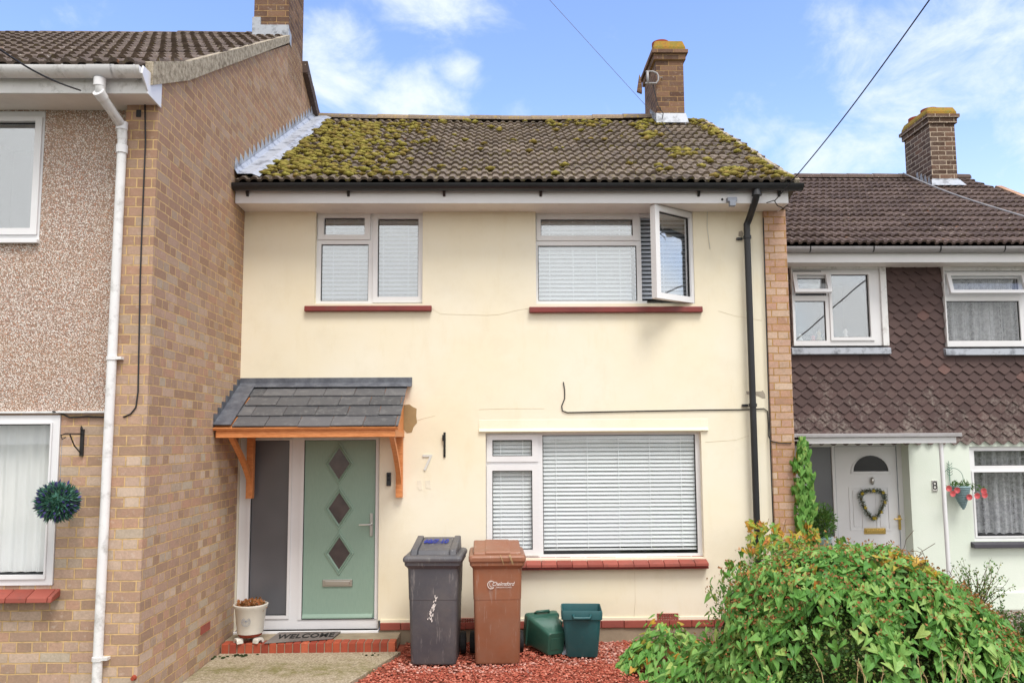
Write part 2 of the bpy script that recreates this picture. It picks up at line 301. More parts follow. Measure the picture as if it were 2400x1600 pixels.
M['core'] = flat('hedge_interior_twigs', K(62, 74, 44), .95, .1, var=.4, bump=.8)
M['seed'] = leafmat('dry_seed_head', [(0, K(150, 86, 50)), (.5, K(186, 118, 76)), (1, K(206, 152, 106))], .8)
M['twig'] = flat('twig', K(112, 92, 62), .9, .1, var=.3)
M['straw'] = flat('dry_grass', K(206, 186, 138), .9, .1, var=.1)
M['lav_leaf'] = leafmat('lavender_ball_leaf', [(0, K(30, 74, 66)), (.5, K(62, 120, 104)), (1, K(130, 178, 156))], .5, .1)
M['wreath_leaf'] = leafmat('grey_green_wreath_leaf', [(0, K(80, 100, 92)), (.5, K(130, 146, 140)), (1, K(190, 196, 188))], .6, .1)
M['lav_fl'] = leafmat('purple_floret', [(0, K(46, 40, 110)), (1, K(92, 76, 160))], .6, .1)
M['pinkfl'] = leafmat('pink_petals', [(0, K(226, 70, 92)), (1, K(244, 120, 130))], .6)
M['yellowfl'] = leafmat('yellow_petals', [(0, K(226, 190, 40)), (1, K(246, 220, 90))], .6)
M['whitefl'] = leafmat('white_fluff', [(0, K(226, 222, 214)), (1, K(246, 244, 240))], .8)
M['bin_grey'] = flat('charcoal_bin_plastic', K(90, 91, 97), .48, .4, var=.08, bump=.12, bs=120, dirt=.1, scuff=.22)
M['bin_brown'] = flat('brown_bin_plastic', K(158, 104, 76), .45, .4, var=.06, bump=.12, bs=120, dirt=.1, scuff=.2)
M['box_green'] = flat('green_box_plastic', K(52, 98, 84), .35, .45, var=.1, dirt=.12)
M['box_teal'] = flat('dark_teal_box_plastic', K(46, 98, 102), .4, .45, var=.1, dirt=.12)
M['rubber'] = flat('rubber', (.015, .015, .016, 1), .75, .3)
M['potglaze'] = flat('cream_glazed_pot', K(224, 220, 210, .9), .3, .5, var=.04, dirt=.1)
M['potblue'] = flat('pale_blue_pot', K(176, 214, 214), .35, .5, var=.05)
M['mat'] = flat('grey_coir_mat', K(132, 124, 120), .95, .1, var=.15, bump=.8, bs=200)
M['wicker'] = flat('blue_grey_wicker', K(150, 178, 184), .7, .3, var=.15)
M['plasticbag'] = flat('grey_plastic_sheet', K(176, 180, 190), .35, .5, var=.1)
M['patch'] = flat('bare_mortar_patch', K(176, 152, 112), .95, .1, var=.12, bump=.5)
M['greypatch'] = flat('grey_filler', K(186, 176, 160), .95, .1, var=.12, bump=.5)
M['ghost'] = flat('old_paint_ghost', K(250, 242, 222, .86), .9, .1)
M['gloom'] = flat('dark_arched_glass', (.03, .03, .035, 1), .2, .5)
M['palewire'] = flat('pale_cable', K(170, 166, 160), .6, .3)
M['crack'] = flat('hairline_crack', K(222, 206, 176), .9, .1)

# ------------------------------------------------------------------ mesh builder
ORG = {}
def org(o): return ORG.get(o.name, Vector((0, 0, 0))) if o else Vector((0, 0, 0))
class MB:
    def __init__(s): s.v = []; s.f = []; s.mi = []
    def add(s, vs, fs, mi=0):
        n = len(s.v); s.v += [tuple(p) for p in vs]
        for f in fs: s.f.append(tuple(n+i for i in f)); s.mi.append(mi)
    def box(s, x0, x1, y0, y1, z0, z1, mi=0, mat=None):
        vs = [Vector((x, y, z)) for z in (z0, z1) for y in (y0, y1) for x in (x0, x1)]
        if mat: vs = [mat @ p for p in vs]
        s.add(vs, [(0, 2, 3, 1), (4, 5, 7, 6), (0, 1, 5, 4), (2, 6, 7, 3), (0, 4, 6, 2), (1, 3, 7, 5)], mi)
    def prism(s, pts, vec, mi=0):      # polygon (3-D points) pushed along vec
        pts = [Vector(p) for p in pts]; vec = Vector(vec); n = len(pts)
        s.add(pts+[p+vec for p in pts], [tuple(range(n))[::-1], tuple(range(n, 2*n))]+[(i, (i+1) % n, n+(i+1) % n, n+i) for i in range(n)], mi)
    def tube(s, path, r, n=8, mi=0, caps=True):
        path = [Vector(p) for p in path]; m = len(path)
        rs = r if isinstance(r, (list, tuple)) else [r]*m
        d0 = (path[1]-path[0]).normalized(); a = d0.orthogonal().normalized(); vs = []
        for i, p in enumerate(path):
            d = ((path[min(i+1, m-1)]-path[max(i-1, 0)])).normalized()
            a = (a-d*a.dot(d)).normalized(); b = d.cross(a)
            vs += [p+(a*cos(2*pi*k/n)+b*sin(2*pi*k/n))*rs[i] for k in range(n)]
        fs = [(i*n+k, i*n+(k+1) % n, (i+1)*n+(k+1) % n, (i+1)*n+k) for i in range(m-1) for k in range(n)]
        if caps: fs += [tuple(range(n))[::-1], tuple(range((m-1)*n, m*n))]
        s.add(vs, fs, mi)
    def lathe(s, prof, c, n=24, mi=0, M3=None):
        vs = []
        for r, z in prof:
            for k in range(n):
                p = Vector((r*cos(2*pi*k/n), r*sin(2*pi*k/n), z)); p = M3 @ p if M3 else p
                vs.append(p+Vector(c))
        m = len(prof); fs = [(i*n+k, i*n+(k+1) % n, (i+1)*n+(k+1) % n, (i+1)*n+k) for i in range(m-1) for k in range(n)]
        fs += [tuple(range(n))[::-1], tuple(range((m-1)*n, m*n))]
        s.add(vs, fs, mi)
    def loft(s, rings, cap0=True, cap1=True, mi=0):
        n = len(rings[0]); vs = [p for r in rings for p in r]; m = len(rings)
        fs = [(i*n+k, i*n+(k+1) % n, (i+1)*n+(k+1) % n, (i+1)*n+k) for i in range(m-1) for k in range(n)]
        if cap0: fs.append(tuple(range(n))[::-1])
        if cap1: fs.append(tuple(range((m-1)*n, m*n)))
        s.add(vs, fs, mi)
    def ico(s, c, r, sq=(1, 1, 1), mi=0, jit=0., rot=None):
        c = Vector(c); vs = []
        for p in ICO:
            q = Vector((p[0]*sq[0], p[1]*sq[1], p[2]*sq[2]))*r*(1+U(-jit, jit)); q = rot @ q if rot else q; vs.append(c+q)
        s.add(vs, ICOF, mi)
    def build(s, name, mats, parent=None, smooth=False, bevel=0, origin=None, auto=None):
        if not isinstance(mats, (list, tuple)): mats = [mats]
        o_ = org(parent) if parent else Vector(origin or (0, 0, 0))
        me = bpy.data.meshes.new(name)
        me.from_pydata([(p[0]-o_.x, p[1]-o_.y, p[2]-o_.z) for p in s.v], [], s.f)
        for m in mats: me.materials.append(m)
        me.polygons.foreach_set('material_index', s.mi)
        if smooth: me.polygons.foreach_set('use_smooth', [True]*len(s.f))
        me.update()
        o = bpy.data.objects.new(name, me); COL.objects.link(o); ORG[o.name] = o_
        if parent: o.parent = parent
        else: o.location = o_
        if smooth and auto:
            md = o.modifiers.new('edges', 'EDGE_SPLIT'); md.split_angle = radians(auto)
        if bevel:
            md = o.modifiers.new('bevel', 'BEVEL'); md.width = bevel; md.segments = 2; md.limit_method = 'ANGLE'; md.angle_limit = radians(40)
        return o
_t = (1+sqrt(5))/2
ICO = [Vector(p).normalized() for p in [(-1, _t, 0), (1, _t, 0), (-1, -_t, 0), (1, -_t, 0), (0, -1, _t), (0, 1, _t), (0, -1, -_t), (0, 1, -_t), (_t, 0, -1), (_t, 0, 1), (-_t, 0, -1), (-_t, 0, 1)]]
ICOF = [(0, 11, 5), (0, 5, 1), (0, 1, 7), (0, 7, 10), (0, 10, 11), (1, 5, 9), (5, 11, 4), (11, 10, 2), (10, 7, 6), (7, 1, 8), (3, 9, 4), (3, 4, 2), (3, 2, 6), (3, 6, 8), (3, 8, 9), (4, 9, 5), (2, 4, 11), (6, 2, 10), (8, 6, 7), (9, 8, 1)]
def thing(name, label, cat, loc, group=None):
    o = bpy.data.objects.new(name, None); COL.objects.link(o); o.location = loc; ORG[o.name] = Vector(loc)
    o['label'] = label; o['category'] = cat; o.empty_display_size = .2
    if group: o['group'] = group
    return o
def tag(o, label, cat, group=None, kind=None):
    o['label'] = label; o['category'] = cat
    if group: o['group'] = group
    if kind: o['kind'] = kind
    return o
def struct(o, label=None):
    o['kind'] = 'structure'
    if label: o['label'] = label
    return o
def rrect(cx, cy, z, hw, hd, r, n=5, M4=None):
    pts = []
    for sx, sy, a0 in ((1, 1, 0), (-1, 1, pi/2), (-1, -1, pi), (1, -1, 3*pi/2)):
        for k in range(n):
            a = a0+pi/2*k/(n-1); pts.append(Vector((cx+sx*(hw-r)+r*cos(a), cy+sy*(hd-r)+r*sin(a), z)))
    return [M4 @ p for p in pts] if M4 else pts
def text_mesh(txt, size, mat, parent, name, M4, extrude=.002, shear=0, space=1.0, bold=0):
    cu = bpy.data.curves.new('txt', 'FONT'); cu.body = txt; cu.size = size; cu.extrude = extrude; cu.shear = shear
    cu.space_character = space; cu.align_x = 'CENTER'; cu.align_y = 'CENTER'; cu.offset = bold; cu.resolution_u = 4
    to = bpy.data.objects.new('txt', cu); COL.objects.link(to)
    dg = bpy.context.evaluated_depsgraph_get(); me = bpy.data.meshes.new_from_object(to.evaluated_get(dg))
    bpy.data.objects.remove(to); me.name = name
    og = org(parent); me.transform(Matrix.Translation(-og) @ M4)
    me.materials.clear(); me.materials.append(mat)
    o = bpy.data.objects.new(name, me); COL.objects.link(o); o.parent = parent; ORG[o.name] = og
    return o
def face_cam(loc, rz=0, rx=90, ry=0): return Matrix.Translation(Vector(loc)) @ Matrix.Rotation(radians(rz), 4, 'Z') @ Matrix.Rotation(radians(rx), 4, 'X') @ Matrix.Rotation(radians(ry), 4, 'Z')

def wall_holes(mb, x0, x1, z0, z1, y, holes, depth=.12, mi=0, rmi=None):
    """front face at y with rectangular openings and their reveals going back by depth"""
    xs = sorted({x0, x1, *[h[0] for h in holes], *[h[1] for h in holes]}); zs = sorted({z0, z1, *[h[2] for h in holes], *[h[3] for h in holes]})
    for i in range(len(xs)-1):
        for j in range(len(zs)-1):
            cx, cz = (xs[i]+xs[i+1])/2, (zs[j]+zs[j+1])/2
            if cx < x0 or cx > x1 or cz < z0 or cz > z1: continue
            if any(h[0] < cx < h[1] and h[2] < cz < h[3] for h in holes): continue
            mb.add([(xs[i], y, zs[j]), (xs[i+1], y, zs[j]), (xs[i+1], y, zs[j+1]), (xs[i], y, zs[j+1])], [(0, 1, 2, 3)], mi)
    for a, b, c, d in holes:
        e = y+depth; r = mi if rmi is None else rmi
        mb.add([(a, y, c), (b, y, c), (b, y, d), (a, y, d), (a, e, c), (b, e, c), (b, e, d), (a, e, d)], [(0, 4, 5, 1), (1, 5, 6, 2), (2, 6, 7, 3), (3, 7, 4, 0)], r)

# ---- windows: frame with rectangular lights, each pane behind a gasket
def R4(u0, u1, v0, v1, Y):              # rectangle on plane Y from picture edges
    a = at(u0, (v0+v1)/2, Y).x; b = at(u1, (v0+v1)/2, Y).x; c = at((u0+u1)/2, v1, Y).z; d = at((u0+u1)/2, v0, Y).z
    return (a, b, c, d)
def framebox(mb, outer, holes, y0, y1, mi=0):
    wall_holes(mb, *outer, y0, holes, y1-y0, mi)
    a, b, c, d = outer
    mb.add([(a, y0, c), (b, y0, c), (b, y0, d), (a, y0, d), (a, y1, c), (b, y1, c), (b, y1, d), (a, y1, d)], [(0, 1, 5, 4), (1, 2, 6, 5), (2, 3, 7, 6), (3, 0, 4, 7)], mi)
def window(parent, outer, lights, y, glass='glass', mat='upvc', sashes=(), name='window'):
    mb = MB(); framebox(mb, outer, lights, y, y+.06)
    w = mb.build(name, M[mat], parent, bevel=.004)
    for L in lights:
        g = MB(); a, b, c, d = L; e = .007
        framebox(g, (a, b, c, d), [(a+e, b-e, c+e, d-e)], y+.018, y+.03); g.build('gasket', M['gasket'], w)
        p = MB(); p.box(a+e*.5, b-e*.5, y+.024, y+.028, c+e*.5, d-e*.5); p.build('pane', M[glass], w)
    for o, L in sashes:
        sb = MB(); framebox(sb, o, [L], y-.016, y-.002); sb.build('sash', M[mat], w, bevel=.005)
    return w
def blind(parent, rect, y, pitch=.026, tilt=25, mat='blind', cords=4, start=0., M4=None, bottom=True):
    a, b, c, d = rect; mb = MB(); z = d-.03; t_ = radians(tilt); w = pitch*.585
    while z > c+.01:
        dy, dz = cos(t_)*w*.9, sin(t_)*w*.9; sag = U(-.0012, .0012)
        vs = []
        for q, e in ((-1, 0), (0, .0022), (1, 0)):
            for x in (a, b): vs.append(Vector((x, y+q*dy, z-q*-dz+e+sag)))
        vs = [Vector((p.x, p.y, p.z)) for p in vs]
        mb.add([M4 @ p for p in vs] if M4 else vs, [(0, 1, 3, 2), (2, 3, 5, 4)])
        z -= pitch
    if bottom: mb.box(a, b, y-.012, y+.012, c-.006, c+.012, mat=M4)
    for k in range(cords):
        x = a+(b-a)*(k+.5)/cords; mb.box(x-.0025, x+.0025, y-w-.004, y-w-.001, c, d, mat=M4)
    return mb.build('blind', M[mat], parent)

# ---- interlocking roof tiles laid in courses
def tiles(mb, x0f, x1f, yE, zE, yR, zR, rows, roll=.115, per=3, h=.024, lift=.03, slump=0.):
    L = sqrt((yR-yE)**2+(zR-zE)**2); sy, sz = (yR-yE)/L, (zR-zE)/L; ny, nz = -sz, sy; e = L/rows
    prof = [(0, 0), (.30, 0), (.42, .75), (.55, 1), (.78, 1), (.90, .7), (1, 0)]
    W_ = roll*per
    for i in range(rows):
        s0 = i*e; s1 = s0+e+.04
        xa, xb = x0f, x1f+U(-.022, .022)
        n = int((xb-xa)/W_+.999)
        for j in range(n):
            dz = U(-.004, .005); ds = U(-.008, .008); tw = U(-.004, .004)
            pts = []
            for k in range(per):
                for q, hh in prof[(0 if k == 0 else 1):]:
                    x = xa+j*W_+(k+q)*roll
                    if x > xb+.001: break
                    pts.append((x, hh*h))
            if len(pts) < 3: continue
            m = len(pts); vs = []
            for x, hh in pts:
                f = (x-xa-j*W_)/W_
                sg = slump*sin((x-xa)/(xb-xa)*pi)
                a = lift+hh+dz+tw*f
                for s_, nn in ((s0+ds, a), (s1, hh*.9+dz*.3), (s0+ds+.004, a-.028)):
                    vs.append((x, yE+s_*sy+nn*ny, zE+s_*sz+nn*nz-sg*s_/L))
            fs = []
            for k in range(m-1):
                A, B = 3*k, 3*k+3; fs += [(A, B, B+1, A+1), (A+2, B+2, B, A)]
            fs += [(0, 1, 2), (3*m-3, 3*m-1, 3*m-2)]
            mb.add(vs, fs)
    return (sy, sz, ny, nz, L)
def ridge_tiles(mb, xa, xb, y, z, r=.11, L=.42, sag=0., mi=0):
    x = xa
    while x < xb-.05:
        x2 = min(x+L, xb); dz = U(-.006, .006); n = 9; vs = []
        for xx, rr in ((x, r*1.04), (x2+.01, r*.97)):
            f = (xx-xa)/(xb-xa)
            for k in range(n):
                a = pi*k/(n-1); vs.append((xx, y-rr*cos(a), z+dz+rr*sin(a)*.9-sag*sin(f*pi)))
        mb.add(vs, [(k, k+1, n+k+1, n+k) for k in range(n-1)]+[tuple(range(n)), tuple(range(n, 2*n))[::-1]], mi)
        x = x2
def half_gutter(mb, x0, x1, yb, zt, r, n=10, cap=True):
    """half-round gutter whose back top edge is at yb, running along X"""
    vs = []
    for x in (x0, x1):
        for rr in (r, r-.006):
            for k in range(n+1):
                a = pi*k/n; vs.append((x, yb-r+rr*cos(a), zt-rr*sin(a)))
    m = n+1; fs = []
    for k in range(n): fs += [(k, k+1, 2*m+k+1, 2*m+k), (m+k+1, m+k, 3*m+k, 3*m+k+1)]
    fs += [(0, 2*m, 3*m, m), (n, m+n, 3*m+n, 2*m+n)]
    mb.add(vs, fs)
    if cap:
        for b in (0, 2*m): mb.add([vs[b+k] for k in range(m)], [tuple(range(m))])
        
# ==================================================================== SETTING
XG = -2.584
g = MB(); g.add([(-600, -600, -.09), (600, -600, -.09), (600, 900, -.09), (-600, 900, -.09)], [(0, 1, 2, 3)])
struct(g.build('ground', M['ground']))
g = MB(); g.box(-60, 60, 1.6, 3.6, -.088, .0); struct(g.build('pavement', M['paving'], bevel=.01))
g = MB(); g.box(-60, 60, -6, 1.45, -.088, -.05); struct(g.build('road', M['asphalt']))
# concrete path to the door
g = MB()
edge = [(-2.58, 3.6), (-1.9, 3.6), (-1.75, 5.2), (-1.45, 6.2), (-1.2, 6.68), (-1.03, 7.2), (-.93, 7.5), (-.9, 7.6), (-2.58, 7.6)]
g.prism([(x, y, -.08) for x, y in edge], (0, 0, .085)); struct(g.build('path', M['path'], bevel=.006))
g = MB(); g.box(XG+.005, 3.0, 3.6, 7.99, -.088, -.03); struct(g.build('gravel_base', M['gravel_bed']))

# ==================================================================== CREAM HOUSE
HG = 'terraced houses in the row'
H = thing('terraced_house', 'cream rendered terraced house number 7 with mossy tiled roof and sage green door', 'house', (0, 8, 0), HG)
YW = 8.0; XR = 2.785
UL = R4(727, 972, 485, 700, YW+.07); UR = R4(1230, 1590, 489, 700, YW+.07); LW = R4(1116, 1610, 993, 1279, YW+.07)
DR = R4(550, 872, 1003, 1444, YW+.06)
w = MB()
holes = [(UL[0], UL[1], UL[2], 4.40), (UR[0]+.0, UR[1], UR[2], 4.40), (LW[0], LW[1], LW[2], LW[3]), (XG+.001, DR[1], DR[2], DR[3])]
wall_holes(w, XG, XR, .20, 4.40, YW, holes, .3)
w.add([(XR, YW, .2), (XR, YW+3, .2), (XR, YW+3, 4.4), (XR, YW, 4.4)], [(0, 1, 2, 3)])
w.build('wall', M['cream'], H)
# rooms behind the openings
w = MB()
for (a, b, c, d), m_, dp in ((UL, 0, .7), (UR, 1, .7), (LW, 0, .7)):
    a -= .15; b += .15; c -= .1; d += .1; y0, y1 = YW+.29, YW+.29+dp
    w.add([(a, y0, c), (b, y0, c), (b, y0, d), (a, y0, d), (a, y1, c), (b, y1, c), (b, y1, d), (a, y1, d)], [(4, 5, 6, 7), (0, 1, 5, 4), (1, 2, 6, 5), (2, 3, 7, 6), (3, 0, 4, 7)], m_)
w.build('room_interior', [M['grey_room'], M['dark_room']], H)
# plinth with the painted red brick course
w = MB(); w.box(-1.16, XR, YW-.004, YW+.25, -.05, .105); w.box(XG, -1.16, YW-.0, YW+.25, -.05, DR[2]-.032); w.build('plinth', M['mortar'], H)
w = MB(); x = -1.15
while x < XR-.1:
    L_ = .22 if x > -.7 else .20
    w.box(x, min(x+L_, XR), YW-.022+U(-.003, .003), YW+.05, .108+U(-.002, .002), .178+U(-.002, .002)); x += L_+.004
w.build('brick_course', M['redtile'], H, bevel=.006)
w = MB(); w.box(-1.15, XR, YW-.012, YW+.04, .176, .205); w.build('render_foot', M['cream'], H)
for u, v in ((1075, 1428), (1534, 1417)):
    p = at(u, v, YW-.02); w = MB(); hx, hz = .105, .036
    hol = [(p.x-hx+.012+k*.0235, p.x-hx+.012+k*.0235+.013, p.z-hz+.012+j*.022, p.z-hz+.012+j*.022+.012) for k in range(8) for j in range(3)]
    framebox(w, (p.x-hx, p.x+hx, p.z-hz, p.z+hz), hol, YW-.02, YW+.01)
    w.box(p.x-hx+.01, p.x+hx-.01, YW+.004, YW+.008, p.z-hz+.01, p.z+hz-.01, 1); w.build('air_brick', [M['redtile'], M['gasket']], H)
# right-hand brick pier
w = MB(); w.box(XR, 3.015, YW-.03, 11, -.05, 4.32); pier = w.build('end_pier', M['brick_warm'], H)

# upper left window
yf = YW+.07
def rr(u0, u1, v0, v1, y=yf): return R4(u0, u1, v0, v1, y)
lights = [rr(745, 838, 501, 540), rr(737, 846, 561, 691), rr(868, 961, 503, 682)]
sash = [(rr(731, 851, 489, 551), lights[0]), (rr(857, 971, 489, 695), lights[2])]
wn1 = window(H, UL, lights, yf, 'glass_hi', sashes=sash)
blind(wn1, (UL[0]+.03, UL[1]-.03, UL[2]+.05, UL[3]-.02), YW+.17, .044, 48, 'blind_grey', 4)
w = MB(); w.box(UL[0]-.02, UL[1]+.02, yf-.005, yf+.08, UL[3]+.002, 4.397); w.build('head_board', M['soffit'], wn1)
w = MB(); a, b, c, d = rr(699, 991, 702, 714, YW-.04); w.prism([(a, YW+.07, d+.012), (a, YW-.045, d), (a, YW-.05, c), (a, YW+.001, c-.002), (a, YW+.07, c+.004)], (b-a, 0, 0)); w.build('sill', M['redpaint'], wn1, bevel=.006)
# upper right window with its casement open
lights = [rr(1242, 1453, 504, 542), rr(1236, 1463, 564, 691)]; opn = rr(1473, 1586, 499, 692)
mb = MB(); framebox(mb, UR, lights+[opn], yf, yf+.06); wn2 = mb.build('window', M['upvc'], H, bevel=.004)
for L in lights:
    a, b, c, d = L; e = .007; gk = MB(); framebox(gk, L, [(a+e, b-e, c+e, d-e)], yf+.018, yf+.03); gk.build('gasket', M['gasket'], wn2)
    p_ = MB(); p_.box(a+.003, b-.003, yf+.024, yf+.028, c+.003, d-.003); p_.build('pane', M['glass_hi'], wn2)
sb = MB(); framebox(sb, rr(1232, 1468, 491, 553), [lights[0]], yf-.016, yf-.002); sb.build('sash', M['upvc'], wn2, bevel=.005)
blind(wn2, (UR[0]+.03, opn[0]-.09, UR[2]+.05, UR[3]-.02), YW+.17, .044, 56, 'blind', 4)
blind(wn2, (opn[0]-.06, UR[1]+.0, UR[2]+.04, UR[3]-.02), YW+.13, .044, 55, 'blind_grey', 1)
w = MB(); w.box(UR[0]-.02, UR[1]+.02, yf-.005, yf+.08, UR[3]+.002, 4.397); w.build('head_board', M['soffit'], wn2)
hx = opn[1]-.0; Wd = hx-opn[0]+.055; A = radians(35)
Rm = Matrix.Translation((hx+.01, yf-.02, 0)) @ Matrix.Rotation(A, 4, 'Z')
def rot_mb(mb): mb.v = [tuple(Rm @ Vector(p)) for p in mb.v]; return mb
z0, z1 = opn[2]-.03, opn[3]+.03
sb = MB(); framebox(sb, (-Wd, 0, z0, z1), [(-Wd+.06, -.06, z0+.06, z1-.06)], -.035, .035); cs = rot_mb(sb).build('open_casement', M['upvc'], wn2, bevel=.006)
sb = MB(); framebox(sb, (-Wd+.058, -.058, z0+.058, z1-.058), [(-Wd+.067, -.067, z0+.067, z1-.067)], -.012, .012); rot_mb(sb).build('gasket', M['gasket'], wn2)
sb = MB(); sb.box(-Wd+.06, -.06, -.002, .002, z0+.06, z1-.06); rot_mb(sb).build('pane', M['glass_hi'], wn2)
sb = MB(); sb.box(opn[0]+.05, opn[1]-.02, yf-.03, yf+.03, opn[2]-.012, opn[2]+.003); sb.build('hinge_stay', M['iron'], wn2)
w = MB(); a, b, c, d = rr(1216, 1614, 704, 717, YW-.04); w.prism([(a, YW+.07, d+.012), (a, YW-.045, d), (a, YW-.05, c), (a, YW+.001, c-.002), (a, YW+.07, c+.004)], (b-a, 0, 0)); w.build('sill', M['redpaint'], wn2, bevel=.006)
# lower window
lights = [rr(1131, 1222, 1010, 1047), rr(1131, 1223, 1080, 1262), rr(1247, 1600, 998, 1271)]
sash = [(rr(1118, 1236, 998, 1060), lights[0]), (rr(1118, 1237, 1066, 1275), lights[1])]
wn3 = window(H, LW, lights, yf, 'glass', sashes=sash)
blind(wn3, (LW[0]+.04, lights[1][1]+.02, LW[2]+.07, LW[3]-.03), YW+.125, .040, 57, 'blind', 2)
blind(wn3, (lights[2][0]-.02, LW[1]-.03, LW[2]+.07, LW[3]-.02), YW+.125, .040, 57, 'blind', 5)
w = MB(); x = LW[0]-.06; xe = at(1626, 1290, YW-.05).x
while x < xe-.02:
    x2 = min(x+.152, xe); dz = U(-.002, .002)
    w.prism([(x+.002, YW+.07, LW[2]+.004+dz), (x+.002, YW-.09, LW[2]-.045+dz), (x+.002, YW-.093, LW[2]-.075+dz), (x+.002, YW+.07, LW[2]-.05+dz)], (x2-x-.004, 0, 0)); x = x2
w.build('tiled_sill', M['redtile'], wn3, bevel=.004)
w = MB(); w.box(LW[0]-.06, xe, YW-.075, YW+.02, LW[2]-.098, LW[2]-.078); w.build('sill_bed', M['redpaint'], wn3)
w = MB(); a = at(1100, 990, YW-.03).x; b = at(1628, 990, YW-.03).x; z = LW[3]+.012
w.prism([(a, YW+.001, z+.125), (a, YW-.002, z+.12), (a, YW-.007, z+.035), (a, YW-.024, z+.008), (a, YW-.024, z), (a, YW+.001, z)], (b-a, 0, 0)); w.build('drip_canopy', M['cream'], wn3, bevel=.006)

# front door with sidelight
yd = YW+.06
D0 = (XG+.004, DR[1]-.002, DR[2], DR[3]-.002)
Lg = R4(574, 662, 1011, 1413, yd); Sl = R4(696, 862, 1010, 1421, yd)
mb = MB(); framebox(mb, D0, [Lg, Sl], yd, yd+.07); dr = mb.build('door', M['upvc'], H, bevel=.005)
mb = MB(); framebox(mb, R4(567, 668, 1008, 1420, yd), [Lg], yd-.012, yd-.001); framebox(mb, (Sl[0]-.035, Sl[1]+.03, Sl[2]-.0, Sl[3]+.02), [Sl], yd-.01, yd-.001); mb.build('inner_frame', M['upvc'], dr, bevel=.004)
mb = MB(); mb.box(Lg[0]-.003, Lg[1]+.003, yd+.02, yd+.03, Lg[2]-.003, Lg[3]+.003); mb.build('pane', M['frost'], dr)
mb = MB(); framebox(mb, Lg, [(Lg[0]+.006, Lg[1]-.006, Lg[2]+.006, Lg[3]-.006)], yd+.01, yd+.019); mb.build('gasket', M['gasket'], dr)
mb = MB(); mb.box(D0[0]-.0, D0[1]+.01, YW-.03, yd+.05, DR[2]-.03, DR[2]); mb.build('threshold', M['upvc'], dr, bevel=.004)
mb = MB(); framebox(mb, (Sl[0]-.001, Sl[1]+.001, Sl[2]-.001, Sl[3]+.001), [(Sl[0]+.005, Sl[1]-.005, Sl[2]+.005, Sl[3]-.005)], yd+.004, yd+.012); mb.build('gasket', M['gasket'], dr)
mb = MB(); mb.box(Sl[0]+.004, Sl[1]-.004, yd+.012, yd+.06, Sl[2]+.008, Sl[3]-.004); leaf_ = mb.build('door_leaf', M['sage'], dr)
mb = MB(); mb.prism([(Sl[0]+.006, yd+.012, Sl[2]+.05), (Sl[0]+.006, yd-.012, Sl[2]+.02), (Sl[0]+.006, yd-.012, Sl[2]+.008), (Sl[0]+.006, yd+.012, Sl[2]+.008)], (Sl[1]-Sl[0]-.03, 0, 0)); mb.build('weather_bar', M['sage'], dr, bevel=.002)
for v in (1064, 1167, 1270):
    c = at(779, v, yd+.01); hw, hh = .112, .165
    def rhomb(hw, hh, y): return [Vector((c.x, y, c.z+hh)), Vector((c.x+hw, y, c.z)), Vector((c.x, y, c.z-hh)), Vector((c.x-hw, y, c.z))]
    mb = MB(); a = [.168*.95/.95, .145, .128, .108]
    rings = [rhomb(.150*k, .222*k, y) for k, y in ((1, yd+.0118), (.97, yd+.001), (.88, yd-.001), (.84, yd+.006), (.80, yd-.004), (.72, yd+.003), (.70, yd+.011))]
    mb.loft(rings, False, False); mb.build('diamond_moulding', M['sage'], dr)
    mb = MB(); mb.prism(rhomb(.150*.71, .222*.71, yd+.0105), (0, -.001, 0)); mb.build('diamond_glass', M['darkglass'], dr)
c = at(853, 1204, yd); mb = MB(); mb.box(c.x-.014, c.x+.014, yd-.004, yd+.012, c.z-.112, c.z+.112); mb.tube([(c.x, yd, c.z+.005), (c.x, yd-.05, c.z+.005), (c.x-.02, yd-.055, c.z+.005), (c.x-.115, yd-.055, c.z+.003)], .009, 10)
mb.lathe([(.008, 0), (.008, .004)], (c.x, yd-.004, c.z-.05), 12, M3=Matrix.Rotation(pi/2, 3, 'X')); mb.build('door_handle', M['steel'], dr, bevel=.003)
c = at(775, 1338, yd); mb = MB(); mb.box(c.x-.148, c.x+.148, yd-.004, yd+.012, c.z-.034, c.z+.034); mb.box(c.x-.125, c.x+.125, yd-.011, yd-.0045, c.z-.02, c.z+.02); mb.build('letterbox', M['steel'], dr, bevel=.004)
# porch canopy
xa, xb = XG+.004, at(915, 978, 7.26).x; yfc, zfc, ytc, ztc = 7.27, at(700, 980, 7.27).z+.0, YW-.0, at(750, 886, 7.97).z
cn = MB(); Lc = sqrt((ytc-yfc)**2+(ztc-zfc)**2); sy, sz = (ytc-yfc)/Lc, (ztc-zfc)/Lc; ny, nz = -sz, sy
def cp(x, s_, n_): return Vector((x, yfc+s_*sy+n_*ny, zfc+s_*sz+n_*nz))
rows = 4; e = (Lc-.0)/rows*.96
for i in range(rows):
    off = -.18 if i % 2 else 0; x = xa+.17+off
    while x < xb:
        a_, b_ = max(x, xa+.15)+.0015, min(x+.295, xb)-.0015
        if b_-a_ > .02:
            s0 = i*e+U(-.005, .004)-.01; l0 = .017+U(0, .004); s1 = (i+1)*e+.05
            q = [cp(a_, s0, l0), cp(b_, s0, l0+U(-.002, .002)), cp(b_, s1, .004), cp(a_, s1, .004), cp(a_, s0, l0-.011), cp(b_, s0, l0-.011), cp(b_, s1, -.006), cp(a_, s1, -.006)]
            cn.add(q, [(0, 1, 2, 3), (4, 5, 1, 0), (5, 6, 2, 1), (7, 4, 0, 3), (4, 7, 6, 5)])
        x += .297
can = cn.build('porch_canopy', M['slate'], H)
